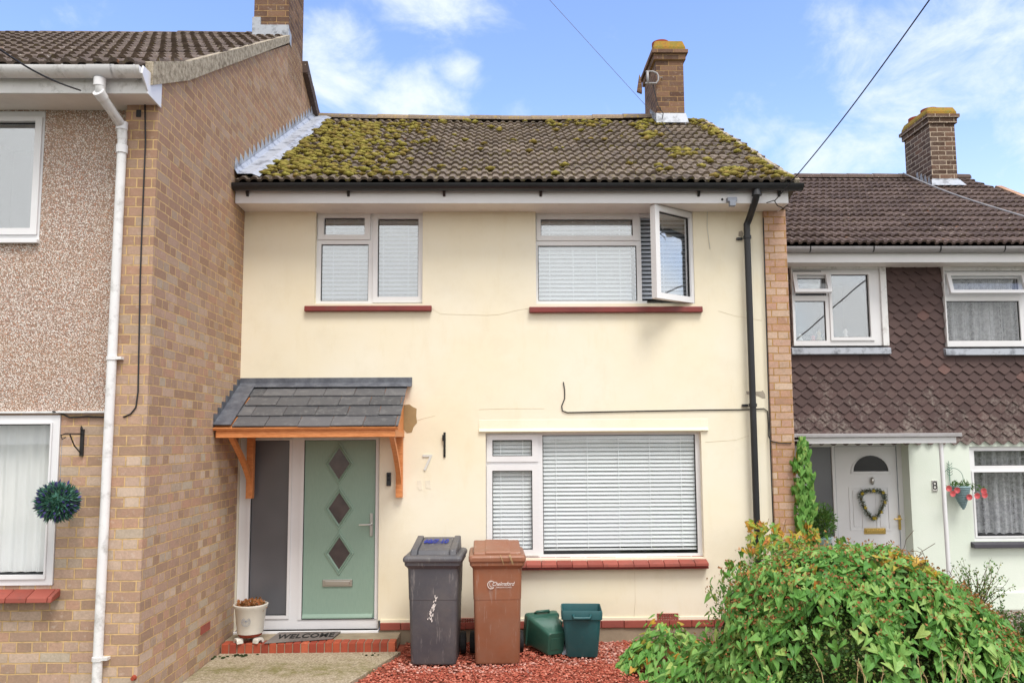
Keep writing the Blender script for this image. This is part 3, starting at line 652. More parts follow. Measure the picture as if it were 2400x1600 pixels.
cn = MB(); cn.prism([cp(xa, -.02, .0), cp(xa, Lc, .0), cp(xa, Lc, -.022), cp(xa, -.02, -.022)], (xb-xa-.004, 0, 0)); cn.build('roof_board', M['timber'], can)
cn = MB(); cn.box(xa+.02, xb-.03, yfc+.01, yfc+.05, zfc-.095, zfc-.024); cn.box(xb-.075, xb-.03, yfc+.05, YW, zfc-.095, zfc-.035); cn.box(xa, xa+.045, yfc+.05, YW, zfc-.095, zfc-.035)
cn.prism([(xb-.06, yfc+.1, zfc-.036), (xb-.06, YW-.001, zfc-.036), (xb-.06, YW-.001, ztc-.04)], (.022, 0, 0)); cn.build('timber_frame', M['timber'], can, bevel=.004)
for xx in (xa+.10, xb-.105):
    br = MB(); zb = at(700, 1143, YW-.04).z; br.box(xx, xx+.065, YW-.065, YW-.003, zb, zfc-.0955)
    n_ = 9; o_, i_ = [], []
    for k in range(n_):
        t_ = k/(n_-1); y_ = YW-.066-(YW-.066-yfc-.06)*(1-cos(t_*pi/2)); z_ = zb+.13+(zfc-.097-zb-.13)*sin(t_*pi/2)
        y_ = YW-.066-(YW-.14-yfc)*t_**1.35; z_ = zb+.13+(zfc-.097-zb-.13)*t_
        o_.append((xx+.01, y_, z_)); i_.append((xx+.01, min(y_+.075, YW-.066), z_))
    for k in range(n_-1): br.prism([o_[k], o_[k+1], i_[k+1], i_[k]], (.045, 0, 0))
    br.build('bracket', M['timber'], can)
cn = MB(); cn.prism([(xa+.0, YW-.0005, ztc+.085), (xa, YW-.014, ztc+.085), (xa, YW-.016, ztc+.03), cp(xa, Lc-.075, .032), cp(xa, Lc-.075, .024), (xa, YW-.0005, ztc+.0)], (xb-xa+.045, 0, 0))
cn.build('lead_flashing', M['lead'], can, bevel=.003)
cn = MB(); cn.prism([cp(xa+.002, -.005, .034), cp(xa+.002, Lc-.05, .034), cp(xa+.002, Lc-.05, .024), cp(xa+.002, -.005, .024)], (.16, 0, 0))
nst = 7
for k in range(nst):
    y0_, y1_ = yfc+(ytc-yfc)*k/nst, yfc+(ytc-yfc)*(k+1)/nst; zb0 = zfc+(ztc-zfc)*k/nst; 
    cn.box(xa-.003, xa+.004, y0_, y1_-.001, zb0-.03, zb0+.125)
cn.build('side_flashing', M['lead'], can)
# eaves
YE = 7.62
xeL, xeR = XG+.006, at(1812, 460, YE+.05).x
zf0 = at(1176, 467, YE+.06).z; zf1 = zf0+.15
w = MB(); w.box(xeL, xeR, YE+.06, YE+.078, zf0, zf1); w.box(xeR-.018, xeR, YE+.078, YW, zf0, zf1+.1); w.build('fascia', M['upvc'], H, bevel=.003)
w = MB(); w.box(xeL, xeR, YE+.079, YW+.06, zf0+.006, zf0+.018); w.build('soffit', M['soffit'], H)
zg = zf1+.0; xgR = at(1842, 437, YE).x
w = MB(); half_gutter(w, xeL-.0, xgR, YE+.058, zg+.02, .062); gt = w.build('gutter', M['black_pl'], H, smooth=True, auto=35)
for u in (568, 800, 1020, 1242, 1605, 1790):
    x = at(u, 440, YE+.04).x; w = MB(); w.prism([(x-.012, YE+.058, zg-.015), (x-.012, YE+.02, zg-.045), (x-.012, YE+.048, zg-.082), (x-.012, YE+.058, zg-.082)], (.024, 0, 0)); w.build('gutter_bracket', M['black_pl'], gt)
xo = at(1738, 450, YE).x; p1 = at(1716, 520, YW-.09); p2 = at(1744, 1300, YW-.08)
w = MB(); w.tube([(xo, YE, zg-.03), (xo, YE, zg-.085), (xo-.005, YE+.02, zg-.12), (p1.x+.02, YW-.11, p1.z+.08), (p1.x, YW-.08, p1.z+.02), (p1.x, YW-.08, p1.z-.05)], .034, 14)
w.tube([(p1.x, YW-.08, p1.z), (p2.x-.01, YW-.08, .15)], .033, 14)
dp = w.build('downpipe', M['black_pl'], H, smooth=True, auto=40)
for v in (545, 930):
    z = at(1720, v, YW-.08).z; xx = p1.x+(p2.x-.01-p1.x)*(p1.z-z)/(p1.z-.15); w = MB(); w.lathe([(.041, -.016), (.041, .016)], (xx, YW-.08, z), 16); w.box(xx-.09, xx-.03, YW-.03, YW-.001, z-.012, z+.012); w.build('pipe_clip', M['black_pl'], dp)
w = MB(); w.lathe([(.05, -.03), (.045, 0), (.04, .03)], (xo, YE, zg-.06), 16); w.build('outlet', M['black_pl'], dp, smooth=True, auto=40)
# roof
yE, zE = YE-.01, zf1+.045; yR_, zR_ = 11.0, 6.54
w = MB(); vr = at(1588, 284, 11.0).x
tiles(w, XG+.03, 3.02, yE, zE, yR_, zR_, 15, roll=.108, per=3, slump=.04)
rf = w.build('roof', M['tile_cream'], H)
w = MB(); w.prism([(XG+.01, yE+.05, zE-.03), (XG+.01, yR_, zR_-.03), (XG+.01, 14.4, 4.5), (XG+.01, 14.4, 4.3), (XG+.01, 8.1, 4.3), (XG+.01, yE+.05, zE-.05)], (3.0-XG, 0, 0)); w.build('roof_structure', M['tile_cream'], H)
w = MB(); ridge_tiles(w, XG+.02, at(1500, 270, 11).x, yR_, zR_+.0, .10, .44, .03); w.build('ridge', M['ridge'], rf)
Lr = sqrt((yR_-yE)**2+(zR_-zE)**2); rsy, rsz = (yR_-yE)/Lr, (zR_-zE)/Lr
def onroof(x, s_, n_): return Vector((x, yE+s_*Lr*rsy-n_*rsz, zE+s_*Lr*rsz+n_*rsy-.04*s_*sin((x-XG)/5.6*pi)))
w = MB()
for k in range(16):                    # broken mortar and lifted tile ends along the right verge
    s_ = (k+.5)/16; p = onroof(3.02, s_, .02); w.box(-.05, -.0, -.13, .13, -.06, .015, mat=Matrix.Translation(p+Vector((U(-.01, .02), 0, 0))) @ Matrix.Rotation(atan2(rsz, rsy)+U(-.05, .05), 4, 'X'))
w.build('verge', M['verge'], rf, bevel=.008)
w = MB()
def mossclump(x, s_, r):
    p = onroof(x, s_, .045); w.ico(p, r, (1.15, 1.0, .5), jit=.25)
dens = lambda x, s_: max(0, 1.15-abs((x+1.75)-(s_-.5)*1.5)*1.35)*(1 if s_ < .86 else .25)
for _ in range(5200):
    x, s_ = U(XG+.25, 2.95), U(.01, .97); nv = noise.noise(Vector((x*2.6, s_*9, 1)))*.5+.5; nf = noise.noise(Vector((x*9, s_*30, 4)))*.5+.5
    pr = 0
    if x < .0: pr = max(0, min(1, (.62-(x+1.45)*.8)))*(1.35 if s_ < .88 else .3)*(nv*1.4)
    pr = max(pr, 1.0*(nv > .48)*max(0, 1-abs(x-(2.45-s_*.75))/.22)*(.3+.7*(.25 < s_ < .95)))
    pr = max(pr, .7*(s_ < .12)*(x > 2.3), .05*(nf > .6), .55*(s_ > .84)*(x > .7)*(nv > .42), .35*(s_ > .93)*(nf > .5), .75*(x > 2.78)*(nv > .40))
    if rnd() < pr*(nf > .38): mossclump(x, s_, U(.02, .056))
tag_m = w.build('moss', M['moss'], rf, smooth=True); tag_m['kind'] = 'stuff'
# chimney of the cream house
def chimney(parent, x0, x1, y0, y1, z0, z1, brick, cap_h=.13, pots=((.5, .5),), capmat='capmoss', ph=.1):
    c = MB(); c.box(x0, x1, y0, y1, z0, z1); ch = c.build('chimney', M[brick], parent)
    c = MB(); c.box(x0-.03, x1+.03, y0-.03, y1+.03, z1-.085, z1); c.box(x0-.06, x1+.06, y0-.06, y1+.06, z1+.001, z1+.055); c.build('corbel', M[brick], ch, bevel=.004)
    c = MB(); c.loft([rrect((x0+x1)/2, (y0+y1)/2, z, (x1-x0)/2+q, (y1-y0)/2+q, .03, 4) for z, q in ((z1+.056, .035), (z1+.1, .035), (z1+.056+cap_h, .005), (z1+.056+cap_h*1.2, -.08))]); c.build('chimney_cap', M[capmat], ch)
    for fx, fy in pots:
        c = MB(); c.lathe([(.11, z1+.1), (.11, z1+cap_h+ph), (.125, z1+cap_h+ph+.01), (.125, z1+cap_h+ph+.06), (.1, z1+cap_h+ph+.06), (.095, z1+.15)], (x0+(x1-x0)*fx, y0+(y1-y0)*fy, 0), 20); c.build('chimney_pot', M['terracotta'], ch, smooth=True, auto=40)
    return ch
cy0, cy1 = 10.62, 11.45
cxa = at(1509, 270, cy0).x; cxb = at(1573, 280, cy0).x; czt = at(1545, 118, cy0).z
ch = chimney(H, cxa, cxb, cy0, cy1, 6.0, czt-.05, 'brick_chimney', .14, ((.42, .5),), ph=.18)
def rz(y): return zE+(y-yE)/rsy*rsz
w = MB(); w.box(cxa-.012, cxb+.012, cy0-.012, cy0-.001, rz(cy0)-.03, rz(cy0)+.17)
w.prism([(cxa-.012, cy0-.01, rz(cy0)+.17), (cxb+.012, cy0-.01, rz(cy0)+.17), (cxb+.03, cy0-.1, rz(cy0)-.0), (cxa-.03, cy0-.1, rz(cy0)-.0)], (0, -.005, .0)); w.build('apron_flashing', M['lead_pale'], ch)
w = MB()
for k in range(5):
    y_ = cy0+k*.085; w.prism([(cxa-.012, y_, rz(y_)-.02), (cxa-.012, y_+.085, rz(y_)+.02), (cxa-.012, y_+.07, rz(y_)+.20), (cxa-.012, y_+.055, rz(y_)+.20)], (.008, 0, 0))
w.build('stepped_flashing', M['lead_pale'], ch)
# aerial bracket on the chimney: a bent tube in the shape of a D
w = MB(); c = at(1500, 178, cy0-.05); R_ = .075
w.tube([(c.x-.10, c.y, c.z+.085), (c.x+.0, c.y, c.z+.085), (c.x+.055, c.y, c.z+.06), (c.x+.075, c.y, c.z+.02), (c.x+.075, c.y, c.z-.04), (c.x+.045, c.y, c.z-.085), (c.x-.11, c.y, c.z-.085)], .013, 8)
w.tube([(c.x-.075, c.y, c.z+.085), (c.x-.075, c.y, c.z-.09)], .018, 8); w.tube([(c.x+.07, c.y, c.z), (c.x+.13, c.y, c.z), (c.x+.13, cy0, c.z)], .006, 6)
w.build('aerial_bracket', M['grey_pl'], ch, smooth=True)
w = MB(); w.prism([(c.x-.17, c.y+.3, c.z-.06), (c.x-.13, c.y+.3, c.z+.19), (c.x-.10, c.y+.3, c.z+.05), (c.x-.10, c.y+.3, c.z-.09)], (0, .05, 0)); w.build('loose_slate', M['brick_chimney'], ch)
w = MB(); pth = [(c.x+.0, cy0-.03, c.z-.1), (c.x+.06, cy0-.04, c.z-.4), (c.x+.13, cy0-.05, rz(cy0)+.15), (c.x+.10, cy0-.08, rz(cy0)+.02)]
for u, v in ((1530, 300), (1580, 352), (1640, 410), (1665, 436)):
    y_ = yE+(11-yE)*max(0, (432-v))/(432-272)*.93; pth.append(at(u, v, y_)+Vector((0, -.02, .03)))
w.tube(pth, .006, 6); w.build('aerial_cable', M['wire'], ch)
# long pale flashing where the roof meets the gable
w = MB(); n_ = 24
pts = [(XG+.006, yE+.02+(10.95-yE)*k/n_, zE+.06+(zR_-zE)*((10.95-yE-.0)*k/n_)/(yR_-yE)) for k in range(n_+1)]
for k in range(n_):
    (x, y0_, z0_), (_, y1_, z1_) = pts[k], pts[k+1]
    w.add([(x, y0_, z0_+.08), (x, y1_, z1_+.08), (x+.03, y1_, z1_+.03), (x+.03, y0_, z0_+.03), (x+.17, y0_, z0_+.03), (x+.17, y1_, z1_+.03), (x+.24+U(-.01, .01), y1_, z1_-.0), (x+.24+U(-.01, .01), y0_, z0_-.0)], [(0, 1, 2, 3), (3, 2, 5, 4), (4, 5, 6, 7)])
    w.prism([(x, y0_+.002, z0_+.08), (x, y1_-.002, z1_+.08), (x, y0_+(y1_-y0_)*.15, z0_+.21)], (.006, 0, 0))
w.build('valley_flashing', M['lead_pale'], H)

# clipped cables, cracks and patches on the front
def wire(parent, pts, r=.005, mat='wire', name='cable', n=6):
    w = MB(); w.tube(pts, r, n); return w.build(name, M[mat], parent, smooth=True)
P_ = lambda u, v, y=YW-.008: at(u, v, y)
wire(H, [P_(1294, 877), P_(1297, 895), P_(1297, 915), P_(1290, 932), P_(1292, 943), P_(1303, 947), P_(1400, 945), P_(1500, 943), P_(1620, 941), P_(1715, 940), P_(1755, 938, YW-.01), P_(1763, 944), P_(1765, 975), P_(1765, 1000), P_(1770, 1012, YW-.038), P_(1790, 1017, YW-.04), P_(1818, 1017, YW-.04)], .0055)
w = wire(H, [P_(1753, 500, YW-.036), P_(1757, 640, YW-.038), P_(1762, 800, YW-.038), P_(1765, 900, YW-.038), P_(1772, 1100, YW-.038), P_(1776, 1200, YW-.038)], .006)
wire(H, [P_(1625, 478), P_(1624, 520), P_(1628, 550), P_(1631, 572)], .003, 'white_paint', 'loose_string')
for pts in ([(991, 708), (1012, 721), (1050, 722), (1120, 724), (1148, 722), (1190, 712), (1216, 708)], [(1650, 714), (1690, 726), (1715, 730), (1750, 736)], [(1100, 940), (1160, 938), (1250, 938)], [(950, 968), (975, 960), (1000, 954)], [(1620, 1015), (1690, 1010), (1720, 1000)], [(1458, 1312), (1459, 1380), (1455, 1430)]):
    wire(H, [P_(u, v, YW-.0005) for u, v in pts], .0015, 'crack', 'hairline_crack', 4)
def patch(pts, mat, name, y=YW-.003):
    w = MB(); w.prism([at(u, v, y) for u, v in pts], (0, .004, 0)); w.build(name, M[mat], H)
patch([(926, 930), (940, 928), (948, 934), (957, 938), (956, 955), (958, 970), (950, 980), (946, 992), (935, 994), (926, 985)], 'patch', 'bare_patch')
patch([(1749, 898), (1752, 896), (1757, 905), (1758, 914), (1752, 914), (1740, 908), (1730, 906), (1715, 905), (1714, 898), (1735, 899)], 'greypatch', 'filler_patch')
patch([(1697, 532), (1704, 530), (1708, 536), (1705, 545), (1696, 542)], 'greypatch', 'filler_patch')
patch([(958, 1103), (968, 1101), (970, 1123), (963, 1126), (959, 1118)], 'ghost', 'old_number_ghost')
patch([(976, 1103), (988, 1102), (990, 1122), (978, 1120)], 'ghost', 'old_number_ghost')
c = at(981, 1064, YW-.006); text_mesh('7', .23, M['white_paint'], H, 'house_number', face_cam(c), .004)
w = MB(); c = at(1021, 1021, YW-.01); w.box(c.x-.011, c.x+.011, YW-.012, YW-.001, c.z-.125, c.z+.125); w.box(c.x-.022, c.x-.008, YW-.03, YW-.012, c.z+.04, c.z+.10); w.tube([(c.x, YW-.02, c.z-.1), (c.x, YW-.03, c.z+.07)], .006); w.build('wall_hook', M['iron'], H, bevel=.002)
w = MB(); c = at(893, 1100, YW-.01); w.box(c.x-.022, c.x+.022, YW-.024, YW-.001, c.z-.066, c.z+.066); db = w.build('doorbell', M['black_pl'], H, bevel=.004)
w = MB()
for dz in (.035, -.005): w.lathe([(.012, 0), (.010, .004)], (c.x, YW-.0245, c.z+dz), 14, M3=Matrix.Rotation(pi/2, 3, 'X'))
w.build('camera_and_button', M['gasket'], db)
w = MB(); c = at(1680, 462, YE+.03); w.box(c.x-.045, c.x+.05, YE+.0, YE+.059, c.z-.01, c.z+.035); w.box(c.x-.03, c.x+.03, YE-.02, YE+.03, c.z-.06, c.z-.012); w.build('security_light', M['greywire'], H, bevel=.004)
w = MB(); c = at(1659, 458, YE+.055); w.lathe([(.012, 0), (.012, .004)], (c.x, YE+.058, c.z), 12, M3=Matrix.Rotation(pi/2, 3, 'X')); w.build('fascia_hole', M['gasket'], H)
w = MB(); c = at(1778, 458, YE); w.tube([(c.x-.06, YE+.05, c.z-.02), (c.x, YE-.0, c.z-.01), (c.x+.05, YE+.05, c.z-.05), (c.x+.1, YE+.05, c.z-.07)], .005, 6); w.build('wire_bracket', M['iron'], H)

# ==================================================================== LEFT HOUSE
HL = thing('terraced_house', 'pinkish brick and pebbledash house on the left with tall bare gable wall and white gutter', 'house', (-3.5, 6, 0), HG)
YA, YP = 5.9, 6.0
UW = R4(-140, 98, 255, 552, YP+.0); UW2 = (UW[0], UW[1], UW[2], UW[3])
zsplit = at(200, 944, YP).z
LWn = R4(-140, 130, 953, 1345, YP)
# the gable wall, following the roof line
RYE, RZE, RYR, RZR = 5.60, 4.70, 9.9, 7.22
FY = 5.69
def lroof(y): return RZE+.5*(y-RYE) if y < 6.4 else RZE+.4+(RZR-RZE-.4)*(y-6.4)/(RYR-6.4)
w = MB(); gab = [(YA, -.05), (14.5, -.05), (14.5, 4.6), (RYR, lroof(RYR)-.1), (6.4, lroof(6.4)-.09), (5.95, lroof(5.95)-.09), (YA, 4.62)]
w.prism([(XG-.24, y, z) for y, z in gab], (.24, 0, 0))
gw = w.build('gable_wall', M['brick'], HL)
w = MB(); w.box(XG-.245, XG-.24, YA, YA+.2, -.05, 4.5); w.build('pier_edge', M['brick'], HL)
zb_ = at(340, 216, 5.69).z; w = MB(); hl = [(UW[0], UW[1], UW[2], UW[3])]
wall_holes(w, -6.5, XG-.24, zsplit, zb_+.01, YP, hl, .2); w.box(-6.5, XG-.24, YP-.022, YP-.002, zsplit-.012, zsplit+.002, 1)
w.build('pebbledash_wall', [M['pebble'], M['upvc_dirty']], HL)
w = MB(); wall_holes(w, -6.5, XG-.24, -.05, zsplit-.012, YP+.012, [LWn], .2); w.build('brick_wall', M['brick'], HL)
w = MB()
for (a, b, c, d) in (UW, LWn):
    y0, y1 = YP+.2, YP+.9; w.add([(a, y0, c), (b, y0, c), (b, y0, d), (a, y0, d), (a, y1, c), (b, y1, c), (b, y1, d), (a, y1, d)], [(4, 5, 6, 7), (0, 1, 5, 4), (1, 2, 6, 5), (2, 3, 7, 6), (3, 0, 4, 7)])
w.build('room_interior', M['grey_room'], HL)
yy = YP+.0
lg = R4(-120, 78, 280, 525, yy)
wl = window(HL, (UW[0]+.0, UW[1]-.003, UW[2]+.003, UW[3]-.003), [lg], yy, 'glass_hi')
w = MB(); framebox(w, (lg[0]-.03, lg[1]+.05, lg[2]-.05, lg[3]+.035), [lg], yy-.018, yy-.001); w.build('sash', M['upvc'], wl, bevel=.005)
w = MB(); w.box(UW[0], UW[1]+.004, YP-.04, YP-.001, UW[2]-.028, UW[2]+.002); w.build('sill', M['upvc'], wl, bevel=.003)
w = MB(); n_ = 60; a, b, c, d = lg
for k in range(n_):
    x0_, x1_ = a-.1+(b-a+.2)*k/n_, a-.1+(b-a+.2)*(k+1)/n_; f0, f1 = .02*sin(k*.9), .02*sin((k+1)*.9)
    w.add([(x0_, yy+.30+f0, c-.1), (x1_, yy+.30+f1, c-.1), (x1_, yy+.30+f1, d+.1), (x0_, yy+.30+f0, d+.1)], [(0, 1, 2, 3)])

lg = R4(-120, 110, 974, 1320, yy)
wl = window(HL, (LWn[0], LWn[1]-.003, LWn[2]+.003, LWn[3]-.003), [lg], yy, 'glass')
w = MB(); framebox(w, (lg[0]-.03, lg[1]+.012, lg[2]-.03, lg[3]+.012), [lg], yy-.014, yy-.001); w.build('sash', M['upvc'], wl, bevel=.004)
w = MB(); a, b, c, d = lg; n_ = 46
for k in range(n_):
    x0_, x1_ = a+(b-a)*k/n_, a+(b-a)*(k+1)/n_; f0, f1 = .03*sin(k*1.1), .03*sin((k+1)*1.1)
    w.add([(x0_, yy+.14+f0*.35, c), (x1_, yy+.14+f1*.35, c), (x1_, yy+.14+f1*.35, d), (x0_, yy+.14+f0*.35, d)], [(0, 1, 2, 3)])
w.build('curtain', M['voile'], wl, smooth=True)
w = MB(); x = -4.6; xe = at(128, 1370, YP-.05).x; zt = LWn[2]-.015
while x < xe-.01:
    x2 = min(x+.15, xe); w.prism([(x+.002, YP+.04, zt+.0), (x+.002, YP-.1, zt-.055), (x+.002, YP-.105, zt-.09), (x+.002, YP+.04, zt-.06)], (x2-x-.004, 0, 0)); x = x2
w.build('tiled_sill', M['redtile'], wl, bevel=.005)
# eaves with boxed end
xend = at(367, 242, 5.9).x
zb_ = at(340, 216, FY).z; zgl = at(200, 155, 5.60).z
w = MB(); w.box(-6.5, xend-.012, FY, FY+.02, zb_+.003, zgl-.01); w.build('fascia', M['upvc_dirty'], HL, bevel=.004)
w = MB(); w.box(-6.5, xend-.012, FY+.021, YP+.04, zb_+.006, zb_+.018); w.build('soffit', M['soffit'], HL)
w = MB(); w.prism([(xend-.01, FY-.005, zb_), (xend-.01, 5.92, zb_-.01), (xend-.01, 5.92, zgl+.02), (xend-.01, 5.60, zgl+.015), (xend-.01, 5.58, zgl-.05), (xend-.01, FY-.005, zgl-.14)], (.014, 0, 0)); w.build('boxed_end', M['upvc'], HL, bevel=.003)
w = MB(); half_gutter(w, -6.5, xend-.012, FY-.002, zgl, .066, 12); gl = w.build('gutter', M['upvc_dirty'], HL, smooth=True, auto=40)
for u in (148, 205, 258, 312):
    x = at(u, 165, 5.60).x; w = MB(); n_ = 10; vs = []
    for xx in (x, x+.014 if u != 205 else x+.2):
        for k in range(n_+1):
            a_ = pi*k/n_; vs.append((xx, FY-.002-.066+.070*cos(a_), zgl+.002-.070*sin(a_)))
    w.add(vs, [(k, k+1, n_+2+k, n_+1+k) for k in range(n_)]); w.build('gutter_union', M['upvc'], gl, smooth=True)
p0 = at(229, 187, 5.625); p1 = at(231, 218, 5.625); p2 = at(280, 290, 5.86); p3 = at(281, 320, 5.87); p4 = at(222, 1568, 5.87)
w = MB(); w.tube([p0, p1, p1+(p2-p1)*.15, p2+(p1-p2)*.1, p2, p3], .036, 16); w.tube([p3, p3+(p4-p3)*.5, p4+(p4-p3)*.25], .0335, 16); dpl = w.build('downpipe', M['upvc_dirty'], HL, smooth=True, auto=50)
for q in (p0-Vector((0, 0, .01)), p1, p2, p3+(p4-p3)*.02):
    w = MB(); d_ = Vector((0, 0, 1)) if q.y < 5.7 and q.z > p1.z+.01 else (p2-p1).normalized() if q is p1 else (p4-p3).normalized(); w.tube([q-d_*.03, q+d_*.03], .042, 16); w.build('pipe_collar', M['upvc'], dpl, smooth=True, auto=50)
for v in (842, 1515):
    f = (v-320)/(1568-320); q = p3+(p4-p3)*f; w = MB(); w.lathe([(.04, -.014), (.04, .014)], q, 18); w.box(q.x+.02, q.x+.075, 5.85, YP+.01, q.z-.01, q.z+.01); w.build('pipe_clip', M['upvc_dirty'], dpl)
# roof, verge and chimney
w = MB(); tiles(w, -8.5, XG+.0, RYE, RZE, RYR, RZR, 16, roll=.115, per=3, slump=0.)
w.v = [(x_, y_, z_+min(0, lroof(y_)-(RZE+(RZR-RZE)*(y_-RYE)/(RYR-RYE)))) for x_, y_, z_ in w.v]; rl = w.build('roof', M['tile_left'], HL)
w = MB(); w.prism([(-8.5, RYE+.1, RZE+.0), (-8.5, 6.4, lroof(6.4)-.05), (-8.5, RYR, RZR-.05), (-8.5, 14.4, 4.6), (-8.5, 14.4, 4.3), (-8.5, 6.1, 4.66)], (XG-.03+8.5, 0, 0)); w.build('roof_structure', M['tile_left'], HL)
w = MB(); ridge_tiles(w, -8.5, at(580, 80, RYR).x, RYR, RZR-.055, .10, .44); w.build('ridge', M['tile_left'], rl)
vp = [at(u, v, 1) for u, v in ()]
def onx(u, v, X):
    r = ray(u, v); t_ = X/r.x; return Vector((X, r.y*t_, r.z*t_+CZ))
ys_ = [5.72, 6.0, 6.4, 7, 7.6, 8.2, 8.8, 9.46]; lo = [Vector((XG, y_, lroof(y_)-.15+.09*(y_-5.7)/3.8)) for y_ in ys_]; up_ = [Vector((XG, y_, lroof(y_)+.035)) for y_ in ys_]
w = MB()
for k in range(len(lo)-1):
    w.prism([lo[k], lo[k+1], up_[k+1], up_[k]], (-.06, 0, 0)); 
w.v = [(p[0]+.028, p[1], p[2]) for p in w.v]; w.build('verge', M['verge'], rl, bevel=.0)
b0 = Vector((XG, 10.2, 6.98)); w = MB()
for k in range(3):
    w.prism([(XG-.1, 10.22+k*.36, 7.0-k*.185-.13), (XG-.1, 10.22+k*.36+.35, 7.0-(k+1)*.185-.13), (XG-.1, 10.22+k*.36+.35, 7.0-(k+1)*.185+.02), (XG-.1, 10.22+k*.36, 7.0-k*.185+.03)], (.17, 0, 0))
w.build('rear_verge_tile', M['tile_right'], rl)
cxl = at(583, 60, 9.5).x
w = MB(); w.box(cxl, XG, 9.5, 10.22, 6.5, 8.9); chl = w.build('chimney', M['brick_chimney'], HL)
w = MB(); w.box(cxl-.01, XG+.006, 9.47, 9.499, 6.98, 7.13); w.box(cxl-.012, cxl+.09, 9.468, 9.498, 7.0, 7.23); w.prism([(XG+.002, 9.46, 6.95), (XG+.002, 9.6, 6.9), (XG+.002, 9.6, 7.06), (XG+.002, 9.46, 7.1)], (.01, 0, 0)); w.build('flashing', M['lead_pale'], chl)
# details on the left house
w = MB(); c = at(470, 1442, 1); p = onx(471, 1441, XG+.002); w.prism([(XG+.003, p.y-.11, p.z-.035), (XG+.003, p.y+.11, p.z-.035), (XG+.003, p.y+.11, p.z+.035), (XG+.003, p.y-.11, p.z+.035)], (.006, 0, 0)); w.build('air_brick', M['redtile'], HL)
q = lambda u, v, y=YA-.006: at(u, v, y)
wire(HL, [q(333, 240), q(334, 330), q(327, 500), q(322, 640), q(320, 750), q(317, 900), q(312, 935), q(300, 950), q(285, 957), q(270, 958, YP-.004), q(200, 956, YP-.004), q(160, 958, YP-.004), q(138, 948, YP-.004), q(120, 944, YP-.03)], .006)
w = MB(); w.box(q(318, 250).x-.015, q(318, 250).x+.02, YA-.008, YA-.002, q(0, 268).z, q(0, 252).z); w.build('cable_clip', M['wire'], HL)
w = MB(); c = at(309, 1559, YA-.01); c = at(307, 1556, YA-.01); w.lathe([(.02, 0), (.016, .015), (.014, .03)], (c.x, YA-.001, c.z), 12, M3=Matrix.Rotation(pi/2, 3, 'X')); w.build('old_pipe_stub', M['terracotta'], HL)
w = MB(); c = at(188, 1016, YP-.0); tp = at(143, 1002, 5.78)
w.box(c.x-.012, c.x+.012, YP-.006, YP+.011, c.z-.1, c.z+.1); w.tube([(c.x, YP-.01, c.z+.065), tp+Vector((.02, 0, .02)), tp+Vector((-.01, 0, .01)), tp+Vector((0, 0, -.02)), tp+Vector((.02, .01, -.005))], .005, 6)
w.tube([(c.x, YP-.01, c.z-.08), (c.x-.03, YP-.05, c.z-.02), tp+Vector((.035, .03, .02))], .005, 6)
w.tube([(c.x, YP-.01, c.z+.1), (c.x-.004, YP-.012, c.z+.125)], [.012, .003], 6); w.build('hanging_bracket', M['iron'], HL)
# hanging lavender ball
cb = at(132, 1152, 5.78); tb = thing('topiary_ball', 'artificial lavender ball hanging from the iron bracket beside the lower left window', 'hanging ball', cb)
R_ = .13; w = MB(); w.ico(cb, R_*.72, jit=.05); w.build('ball_core', M['lav_leaf'], tb)
def blade(mb, p, d, L, wd, up=None, mi=0):
    d = d.normalized(); sd_ = d.cross(Vector((U(-1, 1), U(-1, 1), U(-1, 1)))).normalized()*wd
    mb.add([p, p+d*L*.55+sd_, p+d*L, p+d*L*.55-sd_], [(0, 1, 2, 3)], mi)
w = MB(); w2 = MB()
def rdir():
    while 1:
        v = Vector((U(-1, 1), U(-1, 1), U(-1, 1)))
        if .1 < v.length < 1: return v.normalized()
for _ in range(1500):
    d = rdir(); blade(w, cb+d*R_*U(.5, .8), (d+rdir()*.5), U(.05, .075), .0055)
for _ in range(260):
    d = rdir(); blade(w2, cb+d*R_*U(.75, .95), (d+rdir()*.35), U(.03, .055), .008)
w.build('foliage', M['lav_leaf'], tb); w2.build('florets', M['lav_fl'], tb)
w = MB(); w.tube([tp+Vector((0, 0, -.02)), cb+Vector((.01, 0, R_*.8))], .0018, 4); w.build('chain', M['greywire'], tb)

# ==================================================================== RIGHT HOUSE (number 8)
HR = thing('terraced_house', 'tile hung house number 8 on the right with pale green ground floor and white door', 'house', (6, 9.3, 0), HG)
Y8 = 9.3; X8 = 3.02; XE = 8.2; zt8 = at(2220, 1017, Y8).z+.02
yw8 = Y8-.0
O1 = R4(1818, 2020, 620, 795, Y8); O2 = R4(2167, 2420, 624, 797, Y8); O3 = R4(2232, 2620, 1024, 1240, Y8)
dx0, dx1 = X8, at(2090, 1100, Y8).x
w = MB(); wall_holes(w, X8, XE, zt8, 4.25, Y8+.02, [O1, O2], .25); w.build('upper_wall', M['mortar'], HR)
w = MB(); wall_holes(w, X8, XE, -.05, zt8, Y8, [(dx0, dx1, .0, at(2000, 1010, Y8).z), O3], .25); w.build('wall', M['mint'], HR)
w = MB(); w.box(dx1+.01, XE, Y8-.03, Y8-.001, -.05, at(2240, 1373, Y8).z+.07); w.build('plinth', M['mint'], HR, bevel=.01)
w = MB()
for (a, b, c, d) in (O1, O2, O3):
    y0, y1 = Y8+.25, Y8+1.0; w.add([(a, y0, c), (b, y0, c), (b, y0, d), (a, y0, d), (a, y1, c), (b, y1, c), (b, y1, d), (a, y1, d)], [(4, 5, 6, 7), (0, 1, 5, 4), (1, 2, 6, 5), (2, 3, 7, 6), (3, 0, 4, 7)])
w.build('room_interior', M['dark_room'], HR)
